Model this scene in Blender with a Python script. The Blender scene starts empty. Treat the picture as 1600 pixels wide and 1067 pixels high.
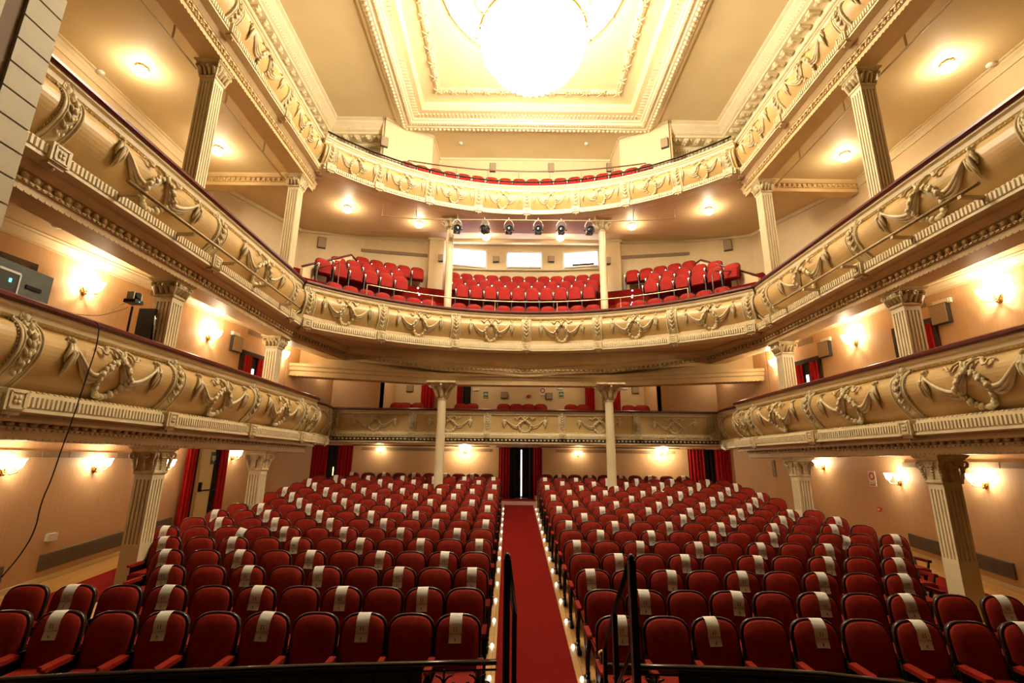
import bpy, math, random
from math import sin, cos, pi, radians, sqrt, atan2, hypot
from mathutils import Vector, Matrix
random.seed(7)
scn = bpy.context.scene
COL = scn.collection
# ------------------------------------------------------------------ camera
CAMX = -0.5
PITCH = radians(14.08); ROLL = 0.0115; F = 755.0
CM = Matrix.Translation((CAMX, 0, 0)) @ Matrix.Rotation(pi/2 + PITCH, 4, 'X') @ Matrix.Rotation(ROLL, 4, 'Z')
cam = bpy.data.cameras.new('camera'); cam.sensor_width = 36; cam.lens = F/1600*36
cam.clip_start = 0.05; cam.clip_end = 200
camo = bpy.data.objects.new('camera', cam); COL.objects.link(camo); camo.matrix_world = CM
scn.camera = camo
def ray(u, v):
    return (CM.to_3x3() @ Vector(((u-800)/F, (533.5-v)/F, -1.0)))
O = Vector((CAMX, 0, 0))
def at_x(u, v, X): d = ray(u, v); return O + d*((X-O.x)/d.x)
def at_y(u, v, Y): d = ray(u, v); return O + d*(Y/d.y)
def at_z(u, v, Z): d = ray(u, v); return O + d*(Z/d.z)
def at_wall(u, v, a, b):
    d = ray(u, v); n = Vector((b[1]-a[1], a[0]-b[0], 0)); A = Vector((a[0], a[1], 0))
    return O + d*((A-O).dot(n)/d.dot(n))
# ------------------------------------------------------------------ materials
def nodes_mat(name):
    m = bpy.data.materials.new(name); m.use_nodes = True
    nt = m.node_tree; return m, nt, nt.nodes['Principled BSDF']
def mat(name, c, rough=.6, metal=0, vary=.12, scale=6, bump=0, bscale=None, stretch=None, c2=None, spec=None, sheen=0):
    m, nt, b = nodes_mat(name)
    tc = nt.nodes.new('ShaderNodeTexCoord'); mp = nt.nodes.new('ShaderNodeMapping')
    nt.links.new(tc.outputs['Object'], mp.inputs[0])
    if stretch: mp.inputs['Scale'].default_value = stretch
    n = nt.nodes.new('ShaderNodeTexNoise'); n.inputs['Scale'].default_value = scale; n.inputs['Detail'].default_value = 4
    nt.links.new(mp.outputs[0], n.inputs[0])
    r = nt.nodes.new('ShaderNodeValToRGB')
    r.color_ramp.elements[0].position = .35; r.color_ramp.elements[1].position = .65
    k = 1-vary
    r.color_ramp.elements[0].color = (*(c2 or (c[0]*k, c[1]*k, c[2]*k)), 1); r.color_ramp.elements[1].color = (*c, 1)
    nt.links.new(n.outputs['Fac'], r.inputs[0]); nt.links.new(r.outputs[0], b.inputs['Base Color'])
    b.inputs['Roughness'].default_value = rough; b.inputs['Metallic'].default_value = metal
    if spec is not None: b.inputs['Specular IOR Level'].default_value = spec
    if sheen: b.inputs['Sheen Weight'].default_value = sheen
    if bump:
        n2 = nt.nodes.new('ShaderNodeTexNoise'); n2.inputs['Scale'].default_value = bscale or scale*6
        nt.links.new(mp.outputs[0], n2.inputs[0])
        bp = nt.nodes.new('ShaderNodeBump'); bp.inputs['Strength'].default_value = bump; bp.inputs['Distance'].default_value = .01
        nt.links.new(n2.outputs['Fac'], bp.inputs['Height']); nt.links.new(bp.outputs[0], b.inputs['Normal'])
    return m
def emit(name, c, s):
    m, nt, b = nodes_mat(name)
    n = nt.nodes.new('ShaderNodeTexNoise'); n.inputs['Scale'].default_value = 3
    mx = nt.nodes.new('ShaderNodeMath'); mx.operation = 'MULTIPLY_ADD'; mx.inputs[1].default_value = s*.15; mx.inputs[2].default_value = s*.93
    nt.links.new(n.outputs['Fac'], mx.inputs[0]); nt.links.new(mx.outputs[0], b.inputs['Emission Strength'])
    b.inputs['Base Color'].default_value = (*c, 1); b.inputs['Emission Color'].default_value = (*c, 1)
    return m
CREAM = mat('cream_plaster', (.80, .66, .42), .5, vary=.07, scale=2.5, bump=.15, bscale=40)
ORN = mat('glazed_cream_relief', (.78, .65, .41), .42, vary=.3, scale=5, c2=(.56, .42, .21), bump=.12, bscale=60)
BELLY = mat('gilt_ochre_panel', (.64, .42, .165), .38, vary=.16, scale=2, bump=.05, bscale=30)
BEAM = mat('buff_beam_paint', (.68, .48, .235), .5, vary=.1, scale=3)
WALLP = mat('peach_wall_cloth', (.66, .42, .225), .55, vary=.08, scale=30, stretch=(1, 1, .06), bump=.1, bscale=90)
WALLU = mat('pale_buff_wall', (.76, .58, .34), .6, vary=.05, scale=5)
CEIL = mat('warm_ceiling_paint', (.74, .58, .32), .6, vary=.05, scale=1.2)
SOFF = mat('soffit_paint', (.70, .50, .28), .5, vary=.05, scale=1.5)
SOFP = mat('pinkish_soffit_paint', (.60, .36, .26), .5, vary=.05, scale=1.5)
RAILM = mat('maroon_rail_wood', (.13, .018, .016), .3, vary=.3, scale=12)
DWOOD = mat('dark_seat_wood', (.035, .012, .008), .3, vary=.4, scale=20)
IRON = mat('black_iron', (.012, .011, .010), .35, metal=.6, vary=.3, scale=30)
VELVET = mat('red_velvet', (.28, .015, .005), .75, vary=.22, scale=14, bump=.25, bscale=220, spec=.15)
VELVB = mat('bright_red_velvet', (.37, .013, .008), .7, vary=.2, scale=10, bump=.2, bscale=200, spec=.2)
CURT = mat('red_curtain_cloth', (.50, .010, .014), .7, vary=.3, scale=8, spec=.2)
BLACKC = mat('black_curtain_cloth', (.018, .016, .015), .8, vary=.3, scale=8)
CARPET = mat('red_carpet', (.19, .008, .005), .9, vary=.2, scale=60, bump=.4, bscale=300, spec=.05)
PAPER = mat('paper', (.85, .80, .72), .7, vary=.05, scale=20)
INK = mat('black_ink', (.03, .03, .03), .7, vary=.2)
GREY = mat('grey_print', (.30, .27, .25), .7, vary=.2)
GREEN = mat('green_sign', (.01, .16, .07), .5, vary=.1)
REDP = mat('red_sign', (.55, .02, .02), .45, vary=.1)
WHITE = mat('white_plastic', (.8, .78, .72), .4, vary=.05)
GRILLE = mat('brown_grille', (.30, .20, .12), .6, vary=.3, scale=40)
GRILLG = mat('grey_skirting_grille', (.17, .13, .10), .6, vary=.2, scale=40)
SPK = mat('speaker_tan', (.38, .27, .17), .6, vary=.2, scale=60)
BRASS = mat('brass', (.80, .55, .20), .25, metal=1, vary=.15)
CHROME = mat('bright_armrest_metal', (.75, .72, .68), .2, metal=.7, vary=.1)
DARKM = mat('dark_opening', (.02, .013, .01), .7, vary=.3)
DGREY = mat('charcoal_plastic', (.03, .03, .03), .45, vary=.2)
CASE = mat('grey_green_case', (.10, .11, .09), .6, vary=.2)
DOORY = mat('yellow_cream_door', (.85, .74, .36), .45, vary=.06)
STONE = mat('painted_pier_blocks', (.42, .35, .21), .55, vary=.08, scale=2)
GLASSL = emit('lit_frosted_glass', (1, .82, .54), 34)
BULBC = emit('lit_crystal_bowl', (1, .92, .74), 24)
PANE = emit('lit_booth_window', (.93, .92, 1), 7)
LED = emit('white_floor_led', (1, .96, .9), 8)
LEDB = emit('bluish_step_led', (.7, .72, 1), 12)
LEDG = emit('teal_status_led', (.1, .8, .6), 3)
SLIT = emit('bright_foyer_light', (.85, .88, 1), 3.0)
FLAME = emit('lit_amber_lantern', (1, .75, .25), 4)
def plankmat():
    m, nt, b = nodes_mat('oak_planks')
    tc = nt.nodes.new('ShaderNodeTexCoord'); br = nt.nodes.new('ShaderNodeTexBrick')
    mp = nt.nodes.new('ShaderNodeMapping'); mp.inputs['Rotation'].default_value = (0, 0, pi/2)
    nt.links.new(tc.outputs['Object'], mp.inputs[0]); nt.links.new(mp.outputs[0], br.inputs[0])
    br.inputs['Color1'].default_value = (.58, .34, .11, 1); br.inputs['Color2'].default_value = (.46, .25, .08, 1)
    br.inputs['Mortar'].default_value = (.2, .1, .03, 1); br.inputs['Mortar Size'].default_value = .004
    br.inputs['Scale'].default_value = 1; br.inputs['Brick Width'].default_value = .9; br.inputs['Row Height'].default_value = .09
    nt.links.new(br.outputs['Color'], b.inputs['Base Color']); b.inputs['Roughness'].default_value = .35
    return m
PLANK = plankmat()
# ------------------------------------------------------------------ mesh builder
class MB:
    def __init__(s): s.v = []; s.f = []; s.sm = []; s.mi = []; s.cur = 0
    def add(s, vs, fs, smooth=False):
        n = len(s.v); s.v += [tuple(p) for p in vs]
        for f in fs: s.f.append([i+n for i in f]); s.sm.append(smooth); s.mi.append(s.cur)
        return s
    def box(s, c, d, R=None, taper=1):
        x, y, z = d[0]/2, d[1]/2, d[2]/2; vs = []
        for k in (-1, 1):
            t = taper if k > 0 else 1
            for a, b in ((-1, -1), (1, -1), (1, 1), (-1, 1)):
                p = Vector((a*x*t, b*y*t, k*z)); p = R @ p if R else p
                vs.append(p+Vector(c))
        return s.add(vs, [(3, 2, 1, 0), (4, 5, 6, 7), (0, 1, 5, 4), (1, 2, 6, 5), (2, 3, 7, 6), (3, 0, 4, 7)])
    def span(s, a, b):
        return s.box([(a[i]+b[i])/2 for i in range(3)], [abs(b[i]-a[i]) for i in range(3)])
    def ell(s, c, r, n=8, m=5, R=None):
        if isinstance(r, (int, float)): r = (r, r, r)
        vs = []; c = Vector(c)
        for j in range(m+1):
            ph = pi*j/m
            for i in range(n):
                th = 2*pi*i/n
                p = Vector((r[0]*sin(ph)*cos(th), r[1]*sin(ph)*sin(th), r[2]*cos(ph)))
                vs.append((R @ p if R else p)+c)
        fs = [(j*n+i, (j+1)*n+i, (j+1)*n+(i+1) % n, j*n+(i+1) % n) for j in range(m) for i in range(n)]
        return s.add(vs, fs, True)
    def tube(s, pts, r, n=6, closed=False, flat=1, up=None, caps=True):
        pts = [Vector(p) for p in pts]; N = len(pts); vs = []
        rs = r if isinstance(r, (list, tuple)) else [r]*N
        prev = None
        for i, p in enumerate(pts):
            if closed: t = pts[(i+1) % N]-pts[i-1]
            else: t = pts[min(i+1, N-1)]-pts[max(i-1, 0)]
            if t.length < 1e-9: t = Vector((0, 0, 1))
            t.normalize()
            if up is not None: a = Vector(up)
            elif prev is not None: a = prev
            else: a = Vector((0, 0, 1)) if abs(t.z) < .9 else Vector((0, 1, 0))
            a = a - t*a.dot(t)
            if a.length < 1e-6: a = t.orthogonal()
            a.normalize(); prev = a; b = t.cross(a)
            for k in range(n):
                th = 2*pi*k/n
                vs.append(p + b*(cos(th)*rs[i]) + a*(sin(th)*rs[i]*flat))
        M = N if closed else N-1
        fs = [(i*n+k, i*n+(k+1) % n, ((i+1) % N)*n+(k+1) % n, ((i+1) % N)*n+k) for i in range(M) for k in range(n)]
        s.add(vs, fs, True)
        if not closed and caps:
            b0 = len(s.v)-len(vs)
            s.f.append([b0+k for k in range(n)][::-1]); s.f.append([b0+(N-1)*n+k for k in range(n)])
            s.sm += [False, False]; s.mi += [s.cur]*2
        return s
    def lathe(s, prof, c=(0, 0, 0), n=16, sm=True):
        vs = [(c[0]+r*cos(2*pi*i/n), c[1]+r*sin(2*pi*i/n), c[2]+z) for r, z in prof for i in range(n)]
        fs = [(j*n+i, j*n+(i+1) % n, (j+1)*n+(i+1) % n, (j+1)*n+i) for j in range(len(prof)-1) for i in range(n)]
        return s.add(vs, fs, sm)
    def sqlathe(s, prof, c=(0, 0, 0)):
        q = ((-1, -1), (1, -1), (1, 1), (-1, 1))
        vs = [(c[0]+r*a, c[1]+r*b, c[2]+z) for r, z in prof for a, b in q]
        fs = [(j*4+i, j*4+(i+1) % 4, (j+1)*4+(i+1) % 4, (j+1)*4+i) for j in range(len(prof)-1) for i in range(4)]
        s.add(vs, fs); n = len(s.v)-len(vs); s.f.append([n+3, n+2, n+1, n]); k = n+len(vs)-4; s.f.append([k, k+1, k+2, k+3]); s.sm += [False]*2; s.mi += [s.cur]*2
        return s
    def prism(s, poly, z0, z1):
        """vertical prism over a plan polygon; z0/z1 numbers or functions of (x,y)"""
        n = len(poly); g = lambda z, p: z(p[0], p[1]) if callable(z) else z
        vs = [(p[0], p[1], g(z0, p)) for p in poly]+[(p[0], p[1], g(z1, p)) for p in poly]
        return s.add(vs, [list(range(n))[::-1], list(range(n, 2*n))]+[(i, (i+1) % n, n+(i+1) % n, n+i) for i in range(n)])
    def sweep(s, path, prof, smooth=False, closed=False, caps=False):
        """path: plan points; prof: (o,z), o outward = to the right-hand side of travel"""
        N = len(path); m = len(prof); vs = []
        for i in range(N):
            p = Vector(path[i][:2])
            a = Vector(path[i-1][:2]) if (i > 0 or closed) else None
            b = Vector(path[(i+1) % N][:2]) if (i < N-1 or closed) else None
            ns = []
            if a is not None: d = (p-a).normalized(); ns.append(Vector((d.y, -d.x)))
            if b is not None: d = (b-p).normalized(); ns.append(Vector((d.y, -d.x)))
            nn = ns[0] if len(ns) == 1 else (ns[0]+ns[1]).normalized()
            k = 1 if len(ns) == 1 else 1/max(.35, nn.dot(ns[0]))
            for o, z in prof: vs.append((p.x+nn.x*o*k, p.y+nn.y*o*k, z))
        M = N if closed else N-1
        fs = [(i*m+j, i*m+j+1, ((i+1) % N)*m+j+1, ((i+1) % N)*m+j) for i in range(M) for j in range(m-1)]
        s.add(vs, fs, smooth)
        if caps:
            b0 = len(s.v)-len(vs)
            s.f.append([b0+j for j in range(m)]); s.f.append([b0+(N-1)*m+j for j in range(m)][::-1]); s.sm += [False]*2; s.mi += [s.cur]*2
        return s
    def build(s, name, m=None, parent=None, loc=None, rz=0):
        me = bpy.data.meshes.new(name); me.from_pydata(s.v, [], s.f)
        me.polygons.foreach_set('use_smooth', s.sm)
        if isinstance(m, (list, tuple)):
            for q in m: me.materials.append(q)
            me.polygons.foreach_set('material_index', s.mi)
        elif m: me.materials.append(m)
        me.update()
        return link(name, me, parent, loc, rz)
def link(name, me, parent=None, loc=None, rz=0):
    o = bpy.data.objects.new(name, me); COL.objects.link(o)
    if parent: o.parent = parent
    if loc is not None: o.location = loc
    if rz: o.rotation_euler = (0, 0, rz)
    return o
def empty(name, loc=(0, 0, 0), rz=0): return link(name, None, None, loc, rz)
def tag(o, label=None, cat=None, group=None, kind=None):
    if label: o['label'] = label
    if cat: o['category'] = cat
    if group: o['group'] = group
    if kind: o['kind'] = kind
    return o
def copy_tree(o, parent=None):
    c = o.copy(); COL.objects.link(c); c.parent = parent
    for ch in list(o.children): copy_tree(ch, c)
    return c
def struct(name, mb, m): return tag(mb.build(name, m), kind='structure')
def resample(path, step):
    """points and tangents along a polyline every `step`"""
    out = []; acc = step/2
    for i in range(len(path)-1):
        a = Vector(path[i][:2]); b = Vector(path[i+1][:2]); L = (b-a).length
        if L < 1e-6: continue
        d = (b-a)/L
        while acc <= L: out.append((a+d*acc, d)); acc += step
        acc -= L
    return out
def lamp(loc, e, r=.06, c=(1, .81, .53)):
    l = bpy.data.lights.new('lamp_light', 'POINT'); l.energy = e; l.color = c; l.shadow_soft_size = r
    o = bpy.data.objects.new('lamp_light', l); COL.objects.link(o); o.location = loc; return o
ORD = ['first', 'second', 'third', 'fourth', 'fifth', 'sixth', 'seventh', 'eighth', 'ninth', 'tenth', 'eleventh', 'twelfth', 'thirteenth', 'fourteenth', 'fifteenth', 'sixteenth', 'seventeenth', 'eighteenth', 'nineteenth', 'twentieth'] + ['twenty-'+w for w in ('first', 'second', 'third', 'fourth', 'fifth', 'sixth', 'seventh', 'eighth', 'ninth')]
# ================================================================== shell
WX = 9.5                      # stalls side walls
def fz(y): return -3.24+.09*y
def seatz(y): return fz(y)+max(0, y-13.9)*.022
RZ = {1: 1.90, 2: 5.25, 3: 10.15}       # handrail height of the three balconies
def wallseg(name, a, b, z0, z1, m=WALLP, th=.2, side=1):
    """upright wall from plan point a to b; thickness away from the room"""
    A = Vector(a); B = Vector(b); d = (B-A).normalized(); n = Vector((d.y, -d.x))*-side*th
    mb = MB().prism([a, b, tuple(B+n), tuple(A+n)], z0, z1)
    return mb
# floor: raked boards
mb = MB(); mb.prism([(-11, -1), (11, -1), (11, 21), (-11, 21)], lambda x, y: fz(y)-.3, lambda x, y: fz(y)); struct('floor', mb, PLANK)
# seating platforms that steepen towards the back
for sx in (-1, 1):
    mb = MB()
    xa, xb = ((-7.65, -1.42), (.48, 7.0))[sx > 0]
    for y0, y1 in ((13.9, 16), (16, 18.2), (18.2, 20.28)):
        mb.prism([(xa, y0), (xb, y0), (xb, y1), (xa, y1)], lambda x, y: fz(y)-.05, lambda x, y: seatz(y)+.005)
    struct('floor', mb, PLANK)
# stalls walls. right-hand side of travel faces the room
def ringwall(name, pts, z0, z1, m, th=.2):
    mb = MB()
    for a, b in zip(pts[:-1], pts[1:]): 
        A = Vector(a); B = Vector(b); d = (B-A).normalized(); n = Vector((d.y, -d.x))*-th; e = d*.0
        q = wallseg('', a, b, z0, z1, th=th); mb.v, off = mb.v+q.v, len(mb.v)
        mb.f += [[i+off for i in f] for f in q.f]; mb.sm += q.sm; mb.mi += q.mi
    return struct(name, mb, m)
ringwall('wall_left', [(-WX, -1), (-WX, 18.9), (-8.62, 20.3)], -3.4, .75, WALLP)
ringwall('wall_right', [(8.62, 20.3), (WX, 18.9), (WX, 12.8), (WX-.12, 12.75), (WX-.12, -1)], -3.4, .75, WALLP)
# rear wall with three door openings
yb = 20.3
DC = (-.98, .78); DL = (-8.62, -6.95); DR = (6.75, 8.50)
mb = MB()
for a, b, z0, z1 in ((-6.95, -.98, -2, .85), (.78, 6.75, -2, .85), (8.50, 8.75, -2, .85), (-8.75, 8.75, .62, .85)):
    mb.span((a, yb, z0), (b, yb+.2, z1))
struct('wall_back', mb, WALLP)
for x in (DC+DL+DR): struct('wall_foyer', MB().span((x-.02, yb+.2, -2), (x+.02, yb+1.2, .9)), DARKM)
struct('ceiling_foyer', MB().span((-9.2, yb, .6), (9.2, yb+1.3, .64)), DARKM)
mb = MB(); mb.span((-9.2, yb+1.2, -2), (9.2, yb+1.3, 1.0))
struct('wall_foyer', mb, DARKM)
mb = MB(); mb.span((-.98, 18.95, -1.62), (.78, 21.4, -1.40)); struct('floor', mb, CARPET)
# low cornice strips and skirting grilles on stalls walls
mb = MB(); 
for sx in (-1, 1):
    x = sx*(WX-.03 if sx < 0 else WX-.15)
    for y0, y1 in ((3.5, 8.1), (8.3, 12.6)) if sx < 0 else ((4.0, 12.5),):
        mb.span((x-.02, y0, .0), (x+.02, y1, .12))
        for k in range(int((y1-y0)/.6)): mb.span((x-.03, y0+k*.6, .0), (x+.03, y0+k*.6+.03, .12))
tag(mb.build('trim_1', GRILLE), kind='structure')
for sx, y0, y1 in ((-1, 4.0, 9.3), (-1, 10.0, 13.6), (1, 5.0, 9.6), (1, 10.2, 12.7)):
    x = sx*(WX-.02 if sx < 0 else WX-.14)
    mb = MB().prism([(x-.03, y0), (x+.03, y0), (x+.03, y1), (x-.03, y1)], lambda a, b: fz(b)+.22, lambda a, b: fz(b)+.52)
    for k in range(int((y1-y0)/.05)):
        y = y0+.03+k*.05; mb.span((x-sx*.03-.006, y, fz(y)+.25), (x-sx*.03+.006, y+.02, fz(y)+.49))
    struct('trim_2', mb, GRILLG)
mb = MB()
for x0, x1 in ((-6.6, -1.35), (1.35, 6.2)): mb.span((x0, yb-.03, .43), (x1, yb, .54))
struct('trim_3', mb, GRILLE)
for sx in (-1, 1):
    x = sx*(WX-(.0 if sx < 0 else .12)); y1 = 18.9 if sx < 0 else 12.7
    mb = MB().prism([(x-.025, 1), (x+.025, 1), (x+.025, y1), (x-.025, y1)], lambda a, b: fz(b), lambda a, b: fz(b)+.10); struct('baseboard_left' if sx < 0 else 'baseboard_right', mb, CREAM)
# ---- side and rear slabs: ceiling of the storey below, floor of the one above
def GW(y): return 9.45-.158*(y-5)          # gallery outer wall half width at depth y
def side_slab(name, y0, y1, z0, z1, w0, m, w1=None):
    for sx in (-1, 1):
        a, b = w0, (lambda y: 10.6)
        mb = MB(); mb.prism([(sx*a, y0), (sx*10.6, y0), (sx*10.6, y1), (sx*a, y1)][::sx], z0, z1); struct(name, mb, m)
side_slab('ceiling_stalls', -1, 16.2, .44, .86, 6.95, SOFF)
mb = MB(); mb.prism([(-9.6, 16.2), (-7.0, 16.2), (-7.1, 17.75), (7.1, 17.75), (7.0, 16.2), (9.6, 16.2), (9.6, 20.5), (-9.6, 20.5)], .66, .88); struct('ceiling_stalls', mb, SOFF)
side_slab('ceiling_gallery', -1, 13.7, 3.86, 4.2, 6.95, SOFF)
def arc(R, a0, a1, n, cy=7.3): return [(R*sin(radians(a0+(a1-a0)*i/n)), cy+R*cos(radians(a0+(a1-a0)*i/n))) for i in range(n+1)]
AE = 46.5
inner = arc(9.36, -AE+1, AE-1, 30)
mb = MB(); mb.prism([(-10.6, 13.7), (inner[0][0], 13.7)]+inner[1:-1]+[(inner[-1][0], 13.7), (10.6, 13.7), (10.6, 20.6), (-10.6, 20.6)], 3.86, 4.2); struct('ceiling_gallery', mb, SOFF)
side_slab('ceiling_balcony', -1, 13.7, 8.80, 9.1, 6.95, CEIL)
mb = MB(); mb.prism([(-10.6, 13.7), (inner[0][0], 13.7)]+inner[1:-1]+[(inner[-1][0], 13.7), (10.6, 13.7), (10.6, 17.8), (-10.6, 17.8)], 8.97, 9.2); struct('ceiling_balcony', mb, SOFF)
mb = MB(); mb.prism([(-2.7, 16.75), (2.7, 16.75), (2.7, 17.8), (-2.7, 17.8)], 8.955, 8.975); struct('ceiling_balcony', mb, SOFP)
mb = MB(); mb.prism([(-10.6, 17.8), (10.6, 17.8), (10.6, 20.6), (-10.6, 20.6)], lambda x, y: 8.97+.27*(y-17.8), lambda x, y: 9.25+.27*(y-17.8)); struct('ceiling_balcony', mb, CEIL)
# ---- gallery (first balcony) walls
gl = [(-GW(-1), -1), (-GW(15.4), 15.4)]; gr = [(GW(15.4), 15.4), (GW(-1), -1)]
ringwall('wall_left', gl, .86, 3.9, WALLP); ringwall('wall_right', gr, .86, 3.9, WALLP)
LW = [(-7.8, 15.45), (-7.35, 18.4), (-5.4, 18.4), (-5.4, 20.3)]
RW = [(5.1, 20.3), (5.1, 18.4), (7.35, 18.4), (7.8, 15.45)]
ringwall('wall_left', LW, .88, 3.9, WALLP, .12); ringwall('wall_right', RW, .88, 3.9, WALLP, .12)
ringwall('wall_back', [(-5.4, 20.3), (5.1, 20.3)], .86, 3.9, WALLU)
# ---- balcony (second) walls
m3 = arc(12.75, -15.4, 15.4, 10)
ML = [(-10.45, -1), (-10.45, 14.4), (-9.0, 17.7), (-6.75, 18.75), (-4.15, 19.2), (-4.0, 18.75), (-3.42, 18.9)]
MR = [(-x, y) for x, y in ML[::-1]]
ringwall('wall_left', ML, 4.2, 9.9, WALLU); ringwall('wall_right', MR, 4.2, 9.9, WALLU)
ringwall('wall_back', [(-3.42, 18.9)]+m3+[(3.42, 18.9)], 4.2, 9.9, WALLU)
# crown mouldings along gallery and balcony walls
def crown(name, pts, z, m=CREAM, s=1):
    pr = [(0, z-.20*s), (.03*s, z-.20*s), (.03*s, z-.16*s), (.07*s, z-.10*s), (.13*s, z-.05*s), (.13*s, z-.03*s), (.20*s, z-.02*s), (.20*s, z+.01)]
    return struct(name, MB().sweep(pts, pr), m)
crown('trim_4', gl, 3.86); crown('trim_4', gr, 3.86)
crown('trim_5', [(-10.45, -1), (-10.45, 13.6)], 8.80); crown('trim_5', [(10.45, 13.6), (10.45, -1)], 8.80)
def slopecrown(pts):
    mb = MB()
    for a, b in zip(pts[:-1], pts[1:]):
        A = Vector(a); B = Vector(b); d = (B-A).normalized(); n = Vector((d.y, -d.x))*.07
        z = lambda x, y: 8.97+max(0, .27*(y-17.8))
        mb.prism([a, b, tuple(B+n), tuple(A+n)], lambda x, y: z(x, y)-.13, z)
    struct('trim_6', mb, CREAM)
slopecrown(ML[1:]); slopecrown(MR[:-1]); slopecrown([(-3.42, 18.9)]+m3+[(3.42, 18.9)])
# ---- top gallery: frieze walls, box fronts, rear wall
ringwall('wall_left', [(-8.5, -1), (-8.5, 17.45), (-5.6, 17.45)], 9.1, 13.3, CREAM)
ringwall('wall_right', [(5.6, 17.45), (8.5, 17.45), (8.5, -1)], 9.1, 13.3, CREAM)
ringwall('wall_back', [(-5.62, 16.55), (-3.9, 17.6), (-3.86, 19.15), (3.86, 19.15), (3.9, 17.6), (5.62, 16.55)], 9.2, 13.3, WALLU)
mb = MB(); 
for sx in (-1, 1): mb.prism([(sx*8.3, 17.5), (sx*5.62, 17.5), (sx*5.62, 16.62), (sx*5.75, 16.62), (sx*5.75, 17.5)][::sx], 9.2, 13.3)
struct('wall_back', mb, WALLU)
mb = MB()
for a, b in zip([(-5.62, 16.55), (-3.9, 17.6), (-3.86, 19.15), (3.86, 19.15), (3.9, 17.6)], [(-3.9, 17.6), (-3.86, 19.15), (3.86, 19.15), (3.9, 17.6), (5.62, 16.55)]):
    A = Vector(a); B = Vector(b); d = (B-A).normalized(); n = Vector((d.y, -d.x))*.05
    mb.prism([a, b, tuple(B+n), tuple(A+n)], 13.2, 13.3)
struct('trim_7', mb, CREAM)
# main ceiling, with the raised field inside the big frame
FX, FY0, FY1 = 4.1, 6.2, 16.1
mb = MB()
for a, b in (((-9, -1), (9, FY0)), ((-9, FY1), (9, 21)), ((-9, FY0), (-FX, FY1)), ((FX, FY0), (9, FY1))):
    mb.span((a[0], a[1], 13.3), (b[0], b[1], 13.6))
mb.span((-FX-.3, FY0-.3, 13.62), (FX+.3, FY1+.3, 13.8))
struct('ceiling', mb, CEIL)
# frame mouldings: right-hand travel faces inwards; clockwise from below
def rect(x, y0, y1): return [(-x, y0), (-x, y1), (x, y1), (x, y0)]
mb = MB()
pr = [(-1.15, 13.3), (-1.15, 13.22), (-1.08, 13.18), (-1.0, 13.18), (-.97, 13.12), (-.72, 13.08), (-.70, 13.14), (-.62, 13.14), (-.60, 13.10), (-.50, 13.10), (-.48, 13.2), (-.42, 13.2), (-.40, 13.26), (-.16, 13.34), (-.12, 13.40), (-.02, 13.42), (0, 13.5), (.06, 13.52), (.06, 13.63)]
mb.sweep(rect(FX, FY0, FY1), pr, closed=True)
for p, d in resample(rect(FX+.84, FY0-.84, FY1+.84)+[(-FX-.84, FY0-.84)], .17):
    mb.ell((p.x, p.y, 13.08), (.062, .062, .05), 6, 4)
for p, d in resample(rect(FX+.28, FY0-.28, FY1+.28)+[(-FX-.28, FY0-.28)], .15):
    R = Matrix.Rotation(atan2(d.y, d.x), 3, 'Z'); mb.box((p.x, p.y, 13.28), (.07, .2, .06), R)
for p, d in resample(rect(FX+.56, FY0-.56, FY1+.56)+[(-FX-.56, FY0-.56)], .11): mb.ell((p.x, p.y, 13.08), .025, 5, 4)
struct('trim_8', mb, CREAM)
# inner leaf border, notched around the rose
mb = MB()
BX, BY0, BY1 = 3.4, 7.0, 15.4
bp = rect(BX, BY0, BY1)
mb.sweep(bp, [(-.11, 13.62), (-.11, 13.57), (-.06, 13.55), (.06, 13.55), (.11, 13.57), (.11, 13.62)], closed=True)
for p, d in resample(bp+[bp[0]], .11): mb.ell((p.x, p.y, 13.55), .04, 5, 4)
for p, d in resample(bp+[bp[0]], .62):
    n = Vector((-d.y, d.x))
    for q in (-1, 1): mb.tube([(p.x, p.y, 13.54), (p.x+n.x*.1+d.x*.09*q, p.y+n.y*.1+d.y*.09*q, 13.53), (p.x+n.x*.16+d.x*.14*q, p.y+n.y*.16+d.y*.14*q, 13.55)], .018, 5); mb.tube([(p.x, p.y, 13.54), (p.x-n.x*.1+d.x*.09*q, p.y-n.y*.1+d.y*.09*q, 13.53), (p.x-n.x*.16+d.x*.14*q, p.y-n.y*.16+d.y*.14*q, 13.55)], .018, 5)
struct('trim_9', mb, ORN)
mb = MB(); cy = 11.15
def circ(r, n, z): return [(r*cos(2*pi*i/n), cy+r*sin(2*pi*i/n), z) for i in range(n)]
mb.tube(circ(2.72, 60, 13.58), .04, 6, closed=True)
for i in range(16): p = circ(2.72, 16, 13.56)[i]; mb.ell(p, (.07, .07, .04), 6, 4)
mb.tube(circ(1.76, 60, 13.58), .10, 8, closed=True); mb.tube(circ(1.5, 60, 13.58), .05, 6, closed=True)
for p in circ(1.76, 44, 13.50): mb.ell(p, (.06, .06, .04), 6, 4)
for i in range(12):
    a = 2*pi*i/12
    mb.tube([(r*cos(a+w), cy+r*sin(a+w), 13.58) for r, w in ((.35, 0), (.7, .12), (1.0, .02), (1.3, -.1))], .05, 6)
    mb.ell((1.0*cos(a+.26), cy+1.0*sin(a+.26), 13.58), (.12, .12, .04), 8, 4)
struct('trim_10', mb, ORN)
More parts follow.
